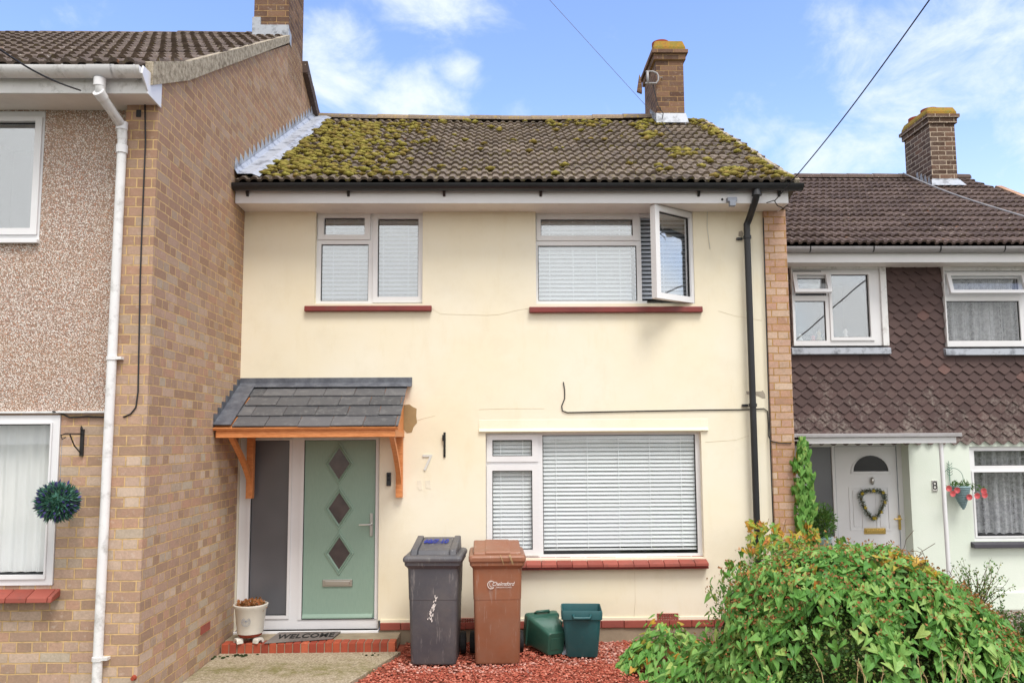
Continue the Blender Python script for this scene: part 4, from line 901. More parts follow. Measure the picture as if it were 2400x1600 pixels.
# hung tiles
w = MB(); px, pz = .1445, .0925; nr = int((4.2-zt8)/pz)+1
for j in range(nr):
    z = zt8-.035+j*pz; kick = max(0, (10-j))/10*.10*0
    x = X8+.01-(px/2 if j % 2 else 0)
    while x < XE:
        xm, zm = x+px/2, z+pz
        def inn(R): return R[0]-.035 < xm < R[1]+.035+(.0) and R[2]-.09 < zm < R[3]+.07
        if not (inn(O1) or inn(O2)) and xm > X8:
            g_ = .0006; t0, t1 = .034+U(-.002, .003), .006; a, b = x+g_, x+px-g_; zb = z+U(-.002, .002)
            pts = [(a+px*.22, zb), (b-px*.22, zb), (b, zb+pz*.62), (b, zb+pz*1.9), (a, zb+pz*1.9), (a, zb+pz*.62)]
            pts = [(xm-.012, zb-.004), (xm+.012, zb-.004), (b, zb+pz*.46), (b, zb+pz*1.9), (a, zb+pz*1.9), (a, zb+pz*.46)]
            fr = [(X, yw8-(t0+(t1-t0)*(Z-zb)/(pz*1.9)), Z) for X, Z in pts]; bk = [(X, y_+.012, Z) for X, y_, Z in fr]
            w.add(fr+bk, [(0, 1, 2, 3, 4, 5), (6, 7, 1, 0), (7, 8, 2, 1), (8, 9, 3, 2), (10, 11, 5, 4), (11, 6, 0, 5)])
        x += px
w.build('tile_hanging', M['tile_hung'], HR)
# windows of number 8
def outer_trim(R, sl_=True):
    a, b, c, d = R; w = MB(); framebox(w, (a-.01, b+.07, c-.0, d+.06), [R], Y8-.06, Y8+.02); w.build('surround', M['upvc_dirty'], HR, bevel=.003)
    w = MB(); w.prism([(a-.04, Y8+.01, c-.005), (a-.04, Y8-.07, c-.03), (a-.04, Y8-.075, c-.10), (a-.04, Y8-.03, c-.105)], (b-a+.12, 0, 0)); w.build('lead_apron', M['lead_pale'], HR, bevel=.002)
outer_trim(O1); outer_trim(O2)
L1 = R4(1826, 1895, 640, 672, Y8); L2 = R4(1825, 1895, 692, 783, Y8); L3 = R4(1908, 1994, 632, 775, Y8)
OL1 = R4(1824, 1895, 640, 680, Y8)
def windowy(R, lights, y, glass, sashes=()): return window(HR, (R[0]+.002, R[1]-.002, R[2]+.002, R[3]-.002), lights, y, glass, sashes=sashes)
y9 = Y8-.03
w1 = windowy(O1, [OL1, L2, L3], y9, 'glass_hi', [((L3[0]-.03, L3[1]+.045, L3[2]-.04, L3[3]+.03), L3)])
def top_vent(parent, R, ang, y):
    a, b, c, d = R; Rv = Matrix.Translation((0, y-.02, d)) @ Matrix.Rotation(radians(-ang), 4, 'X')
    hh = d-c
    m_ = MB(); framebox(m_, (a, b, -hh, 0), [(a+.045, b-.045, -hh+.04, -.035)], -.02, .02); m_.v = [tuple(Rv @ Vector(p)) for p in m_.v]; m_.build('open_vent', M['upvc'], parent, bevel=.004)
    m_ = MB(); m_.box(a+.045, b-.045, -.002, .002, -hh+.04, -.035, mat=Rv); m_.build('pane', M['glass'], parent)
top_vent(w1, R4(1816, 1900, 628, 678, Y8), 16, y9)
w = MB(); w.box(O1[0]+.02, O1[0]+.36, y9-.012, y9-.001, O1[3]-.035, O1[3]-.02); w.build('trickle_vent', M['gasket'], w1)
M1 = R4(2178, 2336, 641, 672, Y8); M2 = R4(2173, 2340, 692, 783, Y8); M3_ = R4(2352, 2412, 641, 783, Y8)
w2_ = windowy(O2, [M1, M2, M3_], y9, 'glass', [])
top_vent(w2_, R4(2168, 2346, 630, 680, Y8), 16, y9)
def net(parent, R, y, lace_=True, scal=True):
    w = MB(); a, b, c, d = R; n_ = int((b-a)/.012); ph = U(0, 6)
    for k in range(n_):
        xs_ = [a+(b-a)*(k+e_)/n_ for e_ in (0, 1)]; fy = [.022*sin(x_*42+ph)+.008*sin(x_*97) for x_ in xs_]
        zb = [c+(.02*abs(sin(x_*28)) if scal else 0) for x_ in xs_]
        w.add([(xs_[0], y+fy[0], zb[0]), (xs_[1], y+fy[1], zb[1]), (xs_[1], y+fy[1], d), (xs_[0], y+fy[0], d)], [(0, 1, 2, 3)])
    w.build('net_curtain', M['net'], parent, smooth=True)
net(w2_, (O2[0]+.02, O2[1]-.02, O2[2]+.05, O2[3]-.02), Y8+.14)
N1 = R4(2241, 2600, 1034, 1068, Y8); N2 = R4(2243, 2600, 1083, 1230, Y8)
w3_ = window(HR, (O3[0]+.002, O3[1]-.002, O3[2]+.002, O3[3]-.002), [N1, N2], Y8+.03, 'glass')
w = MB(); framebox(w, (N2[0]-.02, N2[1]+.02, N2[2]-.015, N2[3]+.015), [N2], Y8+.018, Y8+.029); w.build('sash', M['upvc'], w3_, bevel=.003)
net(w3_, (O3[0]+.03, O3[1]-.02, O3[2]+.055, O3[3]-.02), Y8+.16)
w = MB(); a = at(2236, 1260, Y8-.05).x; w.prism([(a, Y8+.03, O3[2]+.0), (a, Y8-.07, O3[2]-.03), (a, Y8-.075, O3[2]-.075), (a, Y8, O3[2]-.075)], (O3[1]-a+.05, 0, 0)); w.build('sill', M['greysill'], w3_, bevel=.006)
w = MB(); p = at(2289, 1352, Y8-.005)
hol = [(p.x-.1+.014+k*.02, p.x-.1+.014+k*.02+.010, p.z-.032+.012+j*.017, p.z-.032+.012+j*.017+.009) for k in range(9) for j in range(3)]
framebox(w, (p.x-.1, p.x+.1, p.z-.032, p.z+.032), hol, Y8-.012, Y8-.001); w.build('air_brick', M['mint'], HR)
w = MB(); w.box(p.x-.09, p.x+.09, Y8-.0012, Y8-.0005, p.z-.026, p.z+.026); w.build('air_brick_holes', M['gasket'], HR)
# sill ornaments behind the glass of the upstairs window
def shade(c): return M[c]
for i, (u, lab, mt, hgt) in enumerate(((1838, 'cream petal shaped ornament at the left end of the upstairs window sill of number 8', 'white_paint', .11), (1868, 'small coral figurine in the middle of the upstairs window sill of number 8', 'pinkfl', .09), (1882, 'tall pale owl like ornament at the right of the left pane in house number 8', 'straw', .15), (1943, 'curved white bird ornament standing in the large upstairs pane of number 8', 'white_mark', .17))):
    c = at(u, 783, Y8+.1); w = MB(); w.lathe([(.03, 0), (.034, hgt*.3), (.018, hgt*.55), (.027, hgt*.8), (.006, hgt)], (c.x, Y8+.1, O1[2]+.055), 10); o = w.build('ornament', M[mt], origin=(c.x, Y8+.1, O1[2]+.055), smooth=True); tag(o, lab, 'ornament', 'ornaments on the upstairs sill')
# eaves of number 8
ye = 8.93; zb8 = at(1810, 603, ye+.06).z
w = MB(); w.box(X8+.0, XE, ye+.06, ye+.08, zb8, zb8+.12); w.build('fascia', M['upvc'], HR, bevel=.003)
w = MB(); w.box(X8+.0, XE, ye+.081, Y8+.02, zb8+.004, zb8+.016); w.build('soffit', M['soffit'], HR)
w = MB(); half_gutter(w, X8-.0, XE, ye+.058, zb8+.165, .058); g8 = w.build('gutter', M['grey_pl'], HR, smooth=True, auto=40)
for u in (1860, 2005, 2158, 2305):
    x = at(u, 580, ye).x; w = MB(); n_ = 8; vs = []
    for dx in (0, .016):
        for k in range(n_+1):
            a_ = pi*k/n_; vs.append((x+dx-.02*k/n_, ye+.001+.061*cos(a_), zb8+.166-.061*sin(a_)))
    w.add(vs, [(k, k+1, n_+2+k, n_+1+k) for k in range(n_)]); w.build('gutter_clip', M['wire'], g8)
yE8, zE8, yR8, zR8 = ye-.0, zb8+.20, 12.3, at(1900, 400, 12.3).z-.09
w = MB(); xv8 = at(2222, 408, 12.3).x
tiles(w, X8-.0, xv8, yE8, zE8, yR8, zR8, 15, roll=.1, per=3); r8 = w.build('roof', M['tile_right'], HR)
w = MB(); w.prism([(X8, yE8+.1, zE8-.04), (X8, yR8, zR8-.03), (X8, 15.6, 4.3), (X8, 15.6, 4.1), (X8, yE8+.45, zb8+.05)], (xv8-.03-X8, 0, 0)); w.build('roof_structure', M['tile_right'], HR)
w = MB(); ridge_tiles(w, X8-.3, xv8, yR8, zR8, .10, .42); w.build('ridge', M['tile_right'], r8)
w = MB(); w.prism([(XE-.1, Y8, -.05), (XE-.1, 15.4, -.05), (XE-.1, 15.4, 4.2), (XE-.1, yR8, zR8-.1), (XE-.1, Y8, 4.2)], (.1, 0, 0)); w.build('end_wall', M['brick_warm'], HR)
c0 = 11.75; c1 = 12.5; cx0 = at(2141, 400, c0).x; cx1 = at(2199, 400, c0).x; cz1 = at(2170, 285, c0).z
c8 = chimney(HR, cx0, cx1, c0, c1, 5.6, cz1+.09, 'brick_grey', .12, ((.35, .3), (.3, .75)), ph=.05)
def rz8(y): return zE8+(y-yE8)/(yR8-yE8)*(zR8-zE8)
w = MB(); w.box(cx0-.01, cx1+.012, c0-.012, c0-.001, rz8(c0)-.03, rz8(c0)+.14)
w.prism([(cx0-.02, c0-.01, rz8(c0)+.12), (cx1+.03, c0-.01, rz8(c0)+.12), (cx1+.06, c0-.12, rz8(c0)-.0), (cx0-.08, c0-.12, rz8(c0)-.0)], (0, -.004, 0))
for k in range(4):
    y_ = c0+k*.11; w.prism([(cx0-.01, y_, rz8(y_)-.04), (cx0-.01, y_+.12, rz8(y_)-.0), (cx0-.01, y_+.1, rz8(y_)+.17), (cx0-.01, y_+.07, rz8(y_)+.2)], (.008, 0, 0))
w.build('flashing', M['lead_pale'], c8)
# porch canopy of number 8
a = at(1836, 1000, 8.4).x; b = at(2196, 1000, 8.4).x; zt_ = at(2000, 996, 8.4).z; zb2 = at(2000, 1018, 8.4).z
w = MB(); w.box(max(a, X8+.0), b, 8.40, 8.42, zb2, zt_-.035); w.box(b-.02, b, 8.42, Y8, zb2, zt_-.035); w.box(X8+.0, b-.02, 8.42, Y8-.0, zb2+.03, zb2+.045); pc = w.build('porch_canopy', M['upvc'], HR, bevel=.003)
w = MB(); w.box(X8, b+.045, 8.36, Y8, zt_-.034, zt_+.005); w.build('canopy_roof', M['grey_pl'], pc, bevel=.005)
w = MB(); p = at(2161, 1020, 8.45); w.tube([(p.x, 8.45, zb2+.03), (p.x+.01, 8.45, .0)], .022, 14); w.build('canopy_post', M['upvc'], pc, smooth=True, auto=50)
# door of number 8, set back
yd8 = Y8+.17
D8 = (X8+.35, dx1-.0, .06, at(2000, 1012, Y8).z)
SG = R4(1862, 1914, 1026, 1232, yd8); SG2 = R4(1866, 1914, 1246, 1340, yd8); SL = R4(1924, 2068, 1024, 1392, yd8)
mb = MB(); framebox(mb, D8, [SG, SG2, SL], yd8, yd8+.07); d8 = mb.build('door', M['upvc'], HR, bevel=.004)
w = MB(); w.box(SG[0], SG[1], yd8+.02, yd8+.03, SG[2], SG[3]); w.box(SG2[0], SG2[1], yd8+.02, yd8+.03, SG2[2], SG2[3]); w.build('pane', M['frost'], d8)
w = MB(); a, b, c, d = SL; w.box(a+.004, b-.004, yd8+.012, yd8+.05, c, d-.004); w.build('door_leaf', M['upvc'], d8)
w = MB(); framebox(w, SL, [(a+.005, b-.005, c+.001, d-.005)], yd8+.004, yd8+.012); w.build('gasket', M['greywire'], d8)
cc_ = at(2001, 1082, yd8); rr_ = .215
def arch(r, y, zc, n=14): return [Vector((cc_.x+r*cos(pi*k/n), y, zc+r*.88*sin(pi*k/n))) for k in range(n+1)]
w = MB(); w.prism(arch(rr_, yd8+.010, cc_.z), (0, .0015, 0)); w.build('arched_glass', M['gloom'], d8)
w = MB(); A1, A2 = arch(rr_*1.13, yd8+.002, cc_.z-.02), arch(rr_*.99, yd8+.002, cc_.z+.002)
for k in range(14): w.prism([A1[k], A1[k+1], A2[k+1], A2[k]], (0, .011, 0))
w.box(cc_.x-rr_*1.13, cc_.x+rr_*1.13, yd8+.002, yd8+.012, cc_.z-.03, cc_.z-.001); w.build('arch_moulding', M['upvc'], d8, bevel=.002)
def panelm(u0, u1, v0, v1):
    P4 = R4(u0, u1, v0, v1, yd8); a, b, c, d = P4; w = MB(); framebox(w, P4, [(a+.018, b-.018, c+.018, d-.018)], yd8+.004, yd8+.012)
    w.box(a+.045, b-.045, yd8+.005, yd8+.012, c+.045, d-.045); w.build('door_panel', M['upvc'], d8, bevel=.004)
panelm(1952, 1984, 1117, 1218); panelm(2013, 2045, 1117, 1218); panelm(1958, 1992, 1256, 1370); panelm(2018, 2052, 1256, 1370)
w = MB(); c = at(2010, 1219, yd8-.0); c = at(2010, 1219, yd8); w.box(c.x-.13, c.x+.13, yd8+.0, yd8+.012, c.z-.035, c.z+.035); w.box(c.x-.11, c.x+.11, yd8-.006, yd8-.0005, c.z-.018, c.z+.018); w.build('letterbox', M['brass'], d8, bevel=.004)
w = MB(); c = at(2066, 1196, yd8); w.box(c.x-.013, c.x+.013, yd8-.01, yd8+.004, c.z-.10, c.z+.07); w.tube([(c.x, yd8-.01, c.z+.03), (c.x, yd8-.05, c.z+.03), (c.x-.09, yd8-.05, c.z+.028)], .009, 8); w.build('door_handle', M['brass'], d8, bevel=.002)
w = MB(); c = at(2003, 1103, yd8); w.lathe([(.012, .04), (.02, .02), (.026, 0), (.02, -.03), (.006, -.05)], (c.x, yd8-.004, c.z), 12); w.build('door_knocker', M['steel'], d8, smooth=True)
w = MB(); c = at(2146, 1115, Y8); w.box(c.x-.033, c.x+.033, Y8-.012, Y8-.001, c.z-.065, c.z+.065); np_ = w.build('number_plate', M['white_paint'], HR, bevel=.002)
w = MB(); framebox(w, (c.x-.028, c.x+.028, c.z-.06, c.z+.06), [(c.x-.025, c.x+.025, c.z-.057, c.z+.057)], Y8-.0135, Y8-.0118); w.build('plate_border', M['wire'], np_)
text_mesh('8', .135, M['wire'], np_, 'house_number', face_cam((c.x, Y8-.0135, c.z)), .001)
# wreath on the white door
wc = at(2005, 1152, yd8-.03); wr = thing('wreath', 'heart shaped wreath of grey leaves and yellow flowers on the white door of number 8', 'wreath', wc)
HT = []
for k in range(40):
    a_ = 2*pi*k/40; x_ = .155*(abs(sin(a_))**1.15)*(1 if sin(a_) >= 0 else -1); z_ = (13*cos(a_)-3.2*cos(2*a_)-1.4*cos(3*a_))/17*.165
    z_ = .13*cos(a_)+(-.055 if cos(a_) < 0 else 0)*abs(cos(a_))*1.2+.03*(abs(sin(a_))); x_ = .14*sin(a_)*(1.0+.25*cos(a_)); HT.append(wc+Vector((x_, 0, z_)))
w = MB(); w.tube(HT+[HT[0]], .01, 6, caps=False); w.build('ring', M['twig'], wr)
w = MB(); w2 = MB(); w3 = MB()
for _ in range(1100):
    p = HT[int(rnd()*40)]+rdir()*.012; blade(w, p, rdir()+Vector((0, -.4, 0)), U(.02, .045), .005)
for _ in range(70):
    p = HT[int(rnd()*40)]+rdir()*.02+Vector((0, -.02, 0)); blade(w3, p, rdir(), U(.015, .025), .006)
for k in (0, 5, 11, 15, 19, 21, 27, 34):
    p = HT[k]+Vector((U(-.01, .01), -.028, 0))
    for j in range(7): blade(w2, p, Vector((cos(j*.9), -.3, sin(j*.9))), .024, .008)
w.build('leaves', M['wreath_leaf'], wr); w2.build('flowers', M['yellowfl'], wr); w3.build('white_buds', M['whitefl'], wr)['kind'] = 'stuff'
# wall basket with pink flowers
bc = at(2206, 1118, Y8-.12); hb = thing('hanging_basket', 'pale blue conical wicker basket of pink flowers between the porch post and net curtained window', 'basket', bc)
w = MB(); k0 = at(2206, 1167, Y8-.12).z
nr = 13
for j in range(nr):
    f = j/(nr-1); r_ = .012+(.105-.012)*f**.8; w.lathe([(r_*.96, -.011), (r_+.006, 0), (r_*.97, .011)], (bc.x+(1-f)*.02, Y8-.12, k0+(bc.z-k0)*f), 16)
w.build('cone', M['wicker'], hb, smooth=True)
w = MB(); rc = at(2189, 1098, Y8-.06); w.tube([rc+Vector((.12*cos(k/24*2*pi), 0, .12*sin(k/24*2*pi))) for k in range(4, 31)], .003, 5, caps=False)
w.tube([(rc.x-.015, Y8-.02, rc.z-.1), (rc.x-.018, Y8-.02, rc.z+.2)], [.006, .003], 6)
for k in range(5): w.tube([(rc.x-.016+s_*.005, Y8-.02, rc.z+.04+k*.03) if False else (rc.x-.016, Y8-.02, rc.z+.03+k*.03) for s_ in (0,)]+[(rc.x-.016+.025, Y8-.03, rc.z+.045+k*.03), (rc.x-.016+.03, Y8-.03, rc.z+.06+k*.03)], .003, 4); w.tube([(rc.x-.016, Y8-.02, rc.z+.03+k*.03), (rc.x-.041, Y8-.03, rc.z+.045+k*.03), (rc.x-.046, Y8-.03, rc.z+.06+k*.03)], .003, 4)
w.build('scroll_hook', M['lav_leaf'], hb)
w = MB()
for _ in range(160):
    p = bc+Vector((U(-.1, .1), U(-.06, .03), U(-.02, .05))); blade(w, p, rdir()+Vector((0, -.2, .5)), U(.03, .07), .006)
for dx, dz in ((2235, 1115), (2245, 1125), (2255, 1118)):
    for _ in range(14): blade(w, at(dx, dz, Y8-.14)+rdir()*.03, rdir(), .05, .006)
w.build('leaves', M['leaf_m'], hb)
for u, v in ((2178, 1121), (2197, 1125), (2187, 1133), (2225, 1141), (2243, 1138), (2258, 1127), (2260, 1136)):
    p = at(u, v, Y8-.2); w = MB()
    for j in range(9):
        a_ = j*.7; d_ = Vector((cos(a_), -.35, sin(a_))); w.add([p, p+d_*.03+Vector((sin(a_)*-.016, -.004, cos(a_)*.016)), p+d_*.037, p+d_*.03-Vector((sin(a_)*-.016, .004, cos(a_)*.016))], [(0, 1, 2, 3)])
    w.build('flower', M['pinkfl'], hb)

# ==================================================================== OVERHEAD WIRES
def cable(name, pts, r, mat, lab):
    w = MB(); w.tube(pts, r, 6); o = w.build(name, M[mat], origin=pts[0], smooth=True); return tag(o, lab, 'cable')
a = at(1779, 462, YE-.01); b = at(2135, 0, 5.2); d_ = b-a
cable('overhead_cable', [a+d_*k/14-Vector((0, 0, .05*sin(min(1, k/14)*pi))) for k in range(0, 17)], .0055, 'wire', 'dark telephone wire rising steeply from the right eaves of the cream house')
a = at(1490, 250, 10.5); b = at(1262, 0, 9.5); d_ = b-a
cable('overhead_cable', [a+d_*k/10 for k in range(0, 26)], .0035, 'greywire', 'faint thin wire crossing the blue sky left of the cream house chimney')
a = at(2075, 398, 12.2); b = at(2352, 497, 7.5); d_ = b-a
cable('overhead_cable', [a+d_*k/10-Vector((0, 0, .04*sin(min(1, k/10)*pi))) for k in range(0, 16)], .011, 'palewire', 'thick grey cable running down across the tiles of house number 8')
a = at(185, 208, 5.55); b = at(-10, 108, 4.6); d_ = b-a
cable('overhead_cable', [a+d_*k/10-Vector((0, 0, .03*sin(min(1, k/10)*pi))) for k in range(0, 16)], .006, 'wire', 'dark wire fixed to the white fascia at the left, crossing in front of its gutter')

# ==================================================================== DOORSTEP AND FRONT ITEMS
st = thing('doorstep', 'low step edged with red bricks on end below the green front door', 'step', (-1.7, 7.8, 0))
w = MB(); w.box(XG+.01, -.95, 7.72, 7.995, .0, .088); w.build('concrete_top', M['mortar'], st, bevel=.004)
w = MB(); x = XG+.02
while x < -.95:
    w.box(x+.004, x+.069, 7.585+U(-.003, .003), 7.715, .0, .092+U(-.003, .003)); x += .0735
w.build('brick_edging', M['stepbrick'], st, bevel=.007)
w = MB(); w.box(-.945, -.90, 7.63, 7.97, 0, .10) if False else w.box(XG+.02, -.96, 7.595, 7.714, .0, .082); w.build('mortar_joints', M['mortar'], st)
# welcome mat
w = MB(); m0, m1, m2, m3 = Vector((-2.16, 7.57, .094)), Vector((-1.56, 7.70, .096)), Vector((-1.53, 7.985, .096)), Vector((-2.13, 7.965, .096))
w.prism([m0, m1, m2, m3], (0, 0, .010)); mt = w.build('doormat', M['mat'], origin=(-1.8, 7.8, .096), bevel=.003); tag(mt, 'worn grey doormat reading WELCOME on the step below the green door', 'doormat')
text_mesh('WELCOME', .115, M['mattext'], mt, 'lettering', Matrix.Translation((-1.83, 7.80, .1075)) @ Matrix.Rotation(radians(6), 4, 'Z') @ Matrix.Diagonal((.92, 2.0, 1, 1)), .001, .05, 1.05, .003)
# cream flower pot on feet
pc_ = Vector((-2.325, 7.68, 0)); pz0 = .152
w = MB(); w.lathe([(.112, pz0+.02), (.118, pz0+.022), (.142, pz0+.24), (.158, pz0+.262), (.160, pz0+.282), (.146, pz0+.286), (.138, pz0+.25), (.10, pz0+.2)], pc_, 36)
pot = w.build('plant_pot', M['potglaze'], origin=(pc_.x, pc_.y, pz0), smooth=True, auto=50); tag(pot, 'cream glazed flower pot with round crest standing left of the doormat', 'plant pot')
w = MB(); w.lathe([(.09, pz0-.012), (.105, pz0), (.112, pz0+.0195)], pc_, 30); w.build('terracotta_base', M['terracotta'], pot, smooth=True)
w = MB(); Mc = Matrix.Translation((pc_.x+.0, pc_.y-.1335, pz0+.145)) @ Matrix.Rotation(pi/2-.10, 4, 'X')
def ring2(mb, r, t_, n=26, M4=Mc, cx=0, cy=0, a0=0, a1=2*pi):
    mb.tube([M4 @ Vector((cx+r*cos(a0+(a1-a0)*k/n), cy+r*sin(a0+(a1-a0)*k/n), .002)) for k in range(n+1)], t_, 4, caps=False)
ring2(w, .040, .0018); ring2(w, .027, .0012)
for k in range(16):
    a_ = k/16*2*pi; w.tube([Mc @ Vector((.030*cos(a_), .030*sin(a_), .002)), Mc @ Vector((.036*cos(a_+.1), .036*sin(a_+.1), .002))], .0016, 4)
w.tube([Mc @ Vector((0, -.02, .002)), Mc @ Vector((0, .008, .002))], .0018, 4)
for k in range(7): a_ = k/6*pi; w.tube([Mc @ Vector((0, .002, .002)), Mc @ Vector((.02*cos(a_), .002+.018*sin(a_), .002))], .0014, 4)
w.build('crest', M['greywire'], pot)
for i, (dx, dy, lab) in enumerate(((-.085, -.07, 'white pot foot with a scalloped arch at the left front under the cream flower pot'), (.095, -.06, 'white block shaped pot foot at the right front under the cream flower pot'), (0, .09, 'white pot foot at the back under the cream flower pot'))):
    w = MB(); a_ = atan2(dy, dx); Mf = Matrix.Translation((pc_.x+dx, pc_.y+dy, .093)) @ Matrix.Rotation(a_-pi/2 if i else a_+pi/2, 4, 'Z')
    pr_ = [(-.045, 0), (-.025, 0), (-.018, .018), (0, .026), (.018, .018), (.025, 0), (.045, 0), (.04, .03), (.025, .045), (-.025, .045), (-.04, .03)]
    w.prism([Mf @ Vector((x_, -.03, z_)) for x_, z_ in pr_], (Mf.to_3x3() @ Vector((0, .06, 0)))); o = w.build('pot_foot', M['potglaze'], origin=(pc_.x+dx, pc_.y+dy, .093), bevel=.003); tag(o, lab, 'pot foot', 'pot feet under the cream pot')
w = MB()
for _ in range(260):
    a_, r_ = U(0, 2*pi), sqrt(rnd())*.125; p = pc_+Vector((r_*cos(a_), r_*sin(a_), pz0+.265+U(-.02, .03)+.02*(r_ < .07))); d = rdir(); e1 = d.cross(rdir()).normalized()
    w.add([p, p+d*.03+e1*.014, p+d*.045, p+d*.03-e1*.014], [(0, 1, 2, 3)])
o = w.build('dead_leaves', M['seed'], origin=(pc_.x, pc_.y, pz0+.26)); tag(o, 'curled brown dead leaves heaped in the cream flower pot', 'dead leaves', kind='stuff')
w = MB(); w.lathe([(.0, pz0+.255), (.135, pz0+.256), (.0, pz0+.258)], pc_, 24); w.build('soil', M['core'], pot)

# wheelie bins
BG = 'wheelie bins in front of the cream wall'
def wheelie(loc, rz_, sc, body_mat, lab, lid_style):
    root = thing('wheelie_bin', lab, 'wheelie bin', loc, BG); T = Matrix.Translation(loc) @ Matrix.Rotation(radians(rz_), 4, 'Z') @ Matrix.Diagonal((*sc, 1))
    mb = MB(); mb.loft([rrect(0, 0, z, hw, hd, r, 6, T) for z, hw, hd, r in ((.0, .224, .20, .04), (.02, .232, .21, .045), (.60, .246, .25, .045), (.602, .249, .253, .045), (.62, .250, .254, .045), (.89, .256, .276, .04), (.905, .268, .288, .04), (.925, .285, .305, .035), (.955, .287, .307, .035))])
    body = mb.build('body', body_mat, root, smooth=True, auto=30)
    mb = MB()
    if lid_style == 0:
        secs = [(-.325, .945, .985), (-.33, .95, .995), (-.27, .985, 1.02), (-.25, .99, 1.075), (-.1, .99, 1.095), (.15, .99, 1.12), (.26, .99, 1.11), (.31, .97, 1.04)]
        mb.loft([rrect(0, 0, z, hw, hd, .03, 5, T) for z, hw, hd in ((.956, .298, .325), (.995, .300, .328), (1.01, .285, .312), (1.015, .27, .30))])
        q = [(-.235, -.25, 1.012), (-.225, -.22, 1.06), (-.2, .24, 1.135), (-.2, .30, 1.0)]
        for (x0_, x1_, h0, h1) in ((-.235, -.165, 1.062, 1.142), (.165, .235, 1.062, 1.142), (-.165, .165, 1.052, 1.128)):
            y0_ = -.25 if abs(x0_) > .16 and abs(x1_) > .16 else -.235
            if x0_ == -.165: y0_ = -.225
            mb.prism([T @ Vector((x0_, y0_, 1.005)), T @ Vector((x0_, y0_+.03, h0-.0)), T @ Vector((x0_, .25, h1)), T @ Vector((x0_, .31, 1.005))], T.to_3x3() @ Vector((x1_-x0_, 0, 0)))
    else:
        mb.loft([rrect(0, 0, z, hw, hd, .03, 5, T) for z, hw, hd in ((.956, .296, .32), (1.0, .298, .322), (1.015, .288, .312), (1.02, .275, .30))])
        mb.prism([T @ Vector((-.25, -.26, 1.015)), T @ Vector((-.25, -.245, 1.045)), T @ Vector((-.25, .23, 1.10)), T @ Vector((-.25, .29, 1.02))], T.to_3x3() @ Vector((.50, 0, 0)))
        mb.prism([T @ Vector((-.13, -.262, 1.02)), T @ Vector((-.13, -.25, 1.052)), T @ Vector((-.13, .232, 1.106)), T @ Vector((-.13, .27, 1.05))], T.to_3x3() @ Vector((.27, 0, 0)))
    lid = mb.build('lid', body_mat, root, bevel=.012)
    mb = MB(); mb.tube([T @ Vector((-.2, .34, .99)), T @ Vector((.2, .34, .99))], .014, 8); mb.build('handle', body_mat, root)
    for sx in (-1, 1):
        mb = MB(); cx_ = sx*.262; mb.lathe([(.06, -.028), (.098, -.024), (.10, 0), (.098, .024), (.06, .028)], T @ Vector((cx_, .225, .1)), 26, M3=Matrix.Rotation(pi/2, 3, 'Y')); wl_ = mb.build('wheel', M['rubber'], root, smooth=True, auto=40)
    mb = MB(); mb.tube([T @ Vector((-.25, .225, .1)), T @ Vector((.25, .225, .1))], .012, 8); mb.build('axle', M['iron'], root)
    return root, T, body, lid
b1, T1, bd1, ld1 = wheelie((-.555, 7.36, 0), -3, (.87, .92, .935), M['bin_grey'], 'charcoal grey wheelie bin with blue scribble on its lid, left of the brown one', 0)
b2, T2, bd2, ld2 = wheelie((-.002, 7.36, 0), 1, (.85, .92, .93), M['bin_brown'], 'brown wheelie bin with white swirl logo, standing right of the charcoal one', 1)
def onbin(T, x, z, up_tilt=4.5, hd=None):
    f = (z-.02)/.84; hd = .21+.062*f; return T @ Matrix.Translation((x, -hd-.004, z)) @ Matrix.Rotation(radians(90-4.0), 4, 'X')
ML = onbin(T2, .035, .745)
text_mesh('Chelmsford', .052, M['white_mark'], bd2, 'logo_lettering', ML @ Matrix.Translation((.022, .004, .001)), .0005, .35, .92)
text_mesh('BOROUGH COUNCIL', .0165, M['white_mark'], bd2, 'logo_lettering', ML @ Matrix.Translation((.035, -.027, .001)), .0005, 0, 1.0)
w = MB(); ring2(w, .036, .0035, 22, ML, -.10, -.002, radians(35), radians(320)); ring2(w, .026, .0022, 18, ML, -.092, .004, radians(10), radians(300)); w.build('logo_swirl', M['white_mark'], bd2)
w = MB()
for _ in range(46):
    t_ = rnd(); x_ = .03-.07*t_+U(-.022, .022)*(.3+t_); z_ = .62-.22*t_+U(-.02, .02); Mx = onbin(T1, x_, z_); a_ = U(.8, 1.9); L_ = U(.008, .024)
    w.prism([Mx @ Vector((0, 0, .001)), Mx @ Vector((L_*cos(a_), L_*sin(a_), .001)), Mx @ Vector((L_*cos(a_)+.008, L_*sin(a_)+.003, .001)), Mx @ Vector((.007, -.004, .001))], Mx.to_3x3() @ Vector((0, 0, .0006)))
w.build('torn_sticker', M['white_mark'], bd1)
Mp = T1 @ Matrix.Translation((-.01, .02, 1.095)) @ Matrix.Rotation(radians(9.5), 4, 'X')
text_mesh('60/7 10', .085, M['bluepen'], ld1, 'blue_scribble', Mp @ Matrix.Translation((0, .04, .004)) @ Matrix.Diagonal((1, 2.0, 1, 1)), .001, .1, 1.0, .003)
w = MB()
for k in range(3): w.tube([Mp @ Vector((-.12+k*.02, .03-k*.028, .006)), Mp @ Vector((.02+k*.04, .035-k*.03, .006)), Mp @ Vector((.11, .03-k*.03, .006))], .002, 4)
w.build('blue_line', M['bluepen'], ld1)
w = MB()
for dx in (.03, .12, .13): w.tube([T2 @ Vector((dx, -.325, 1.03)), T2 @ Vector((dx+.02, -.335, .98)), T2 @ Vector((dx+.035, -.33, .94))], .0025, 4)
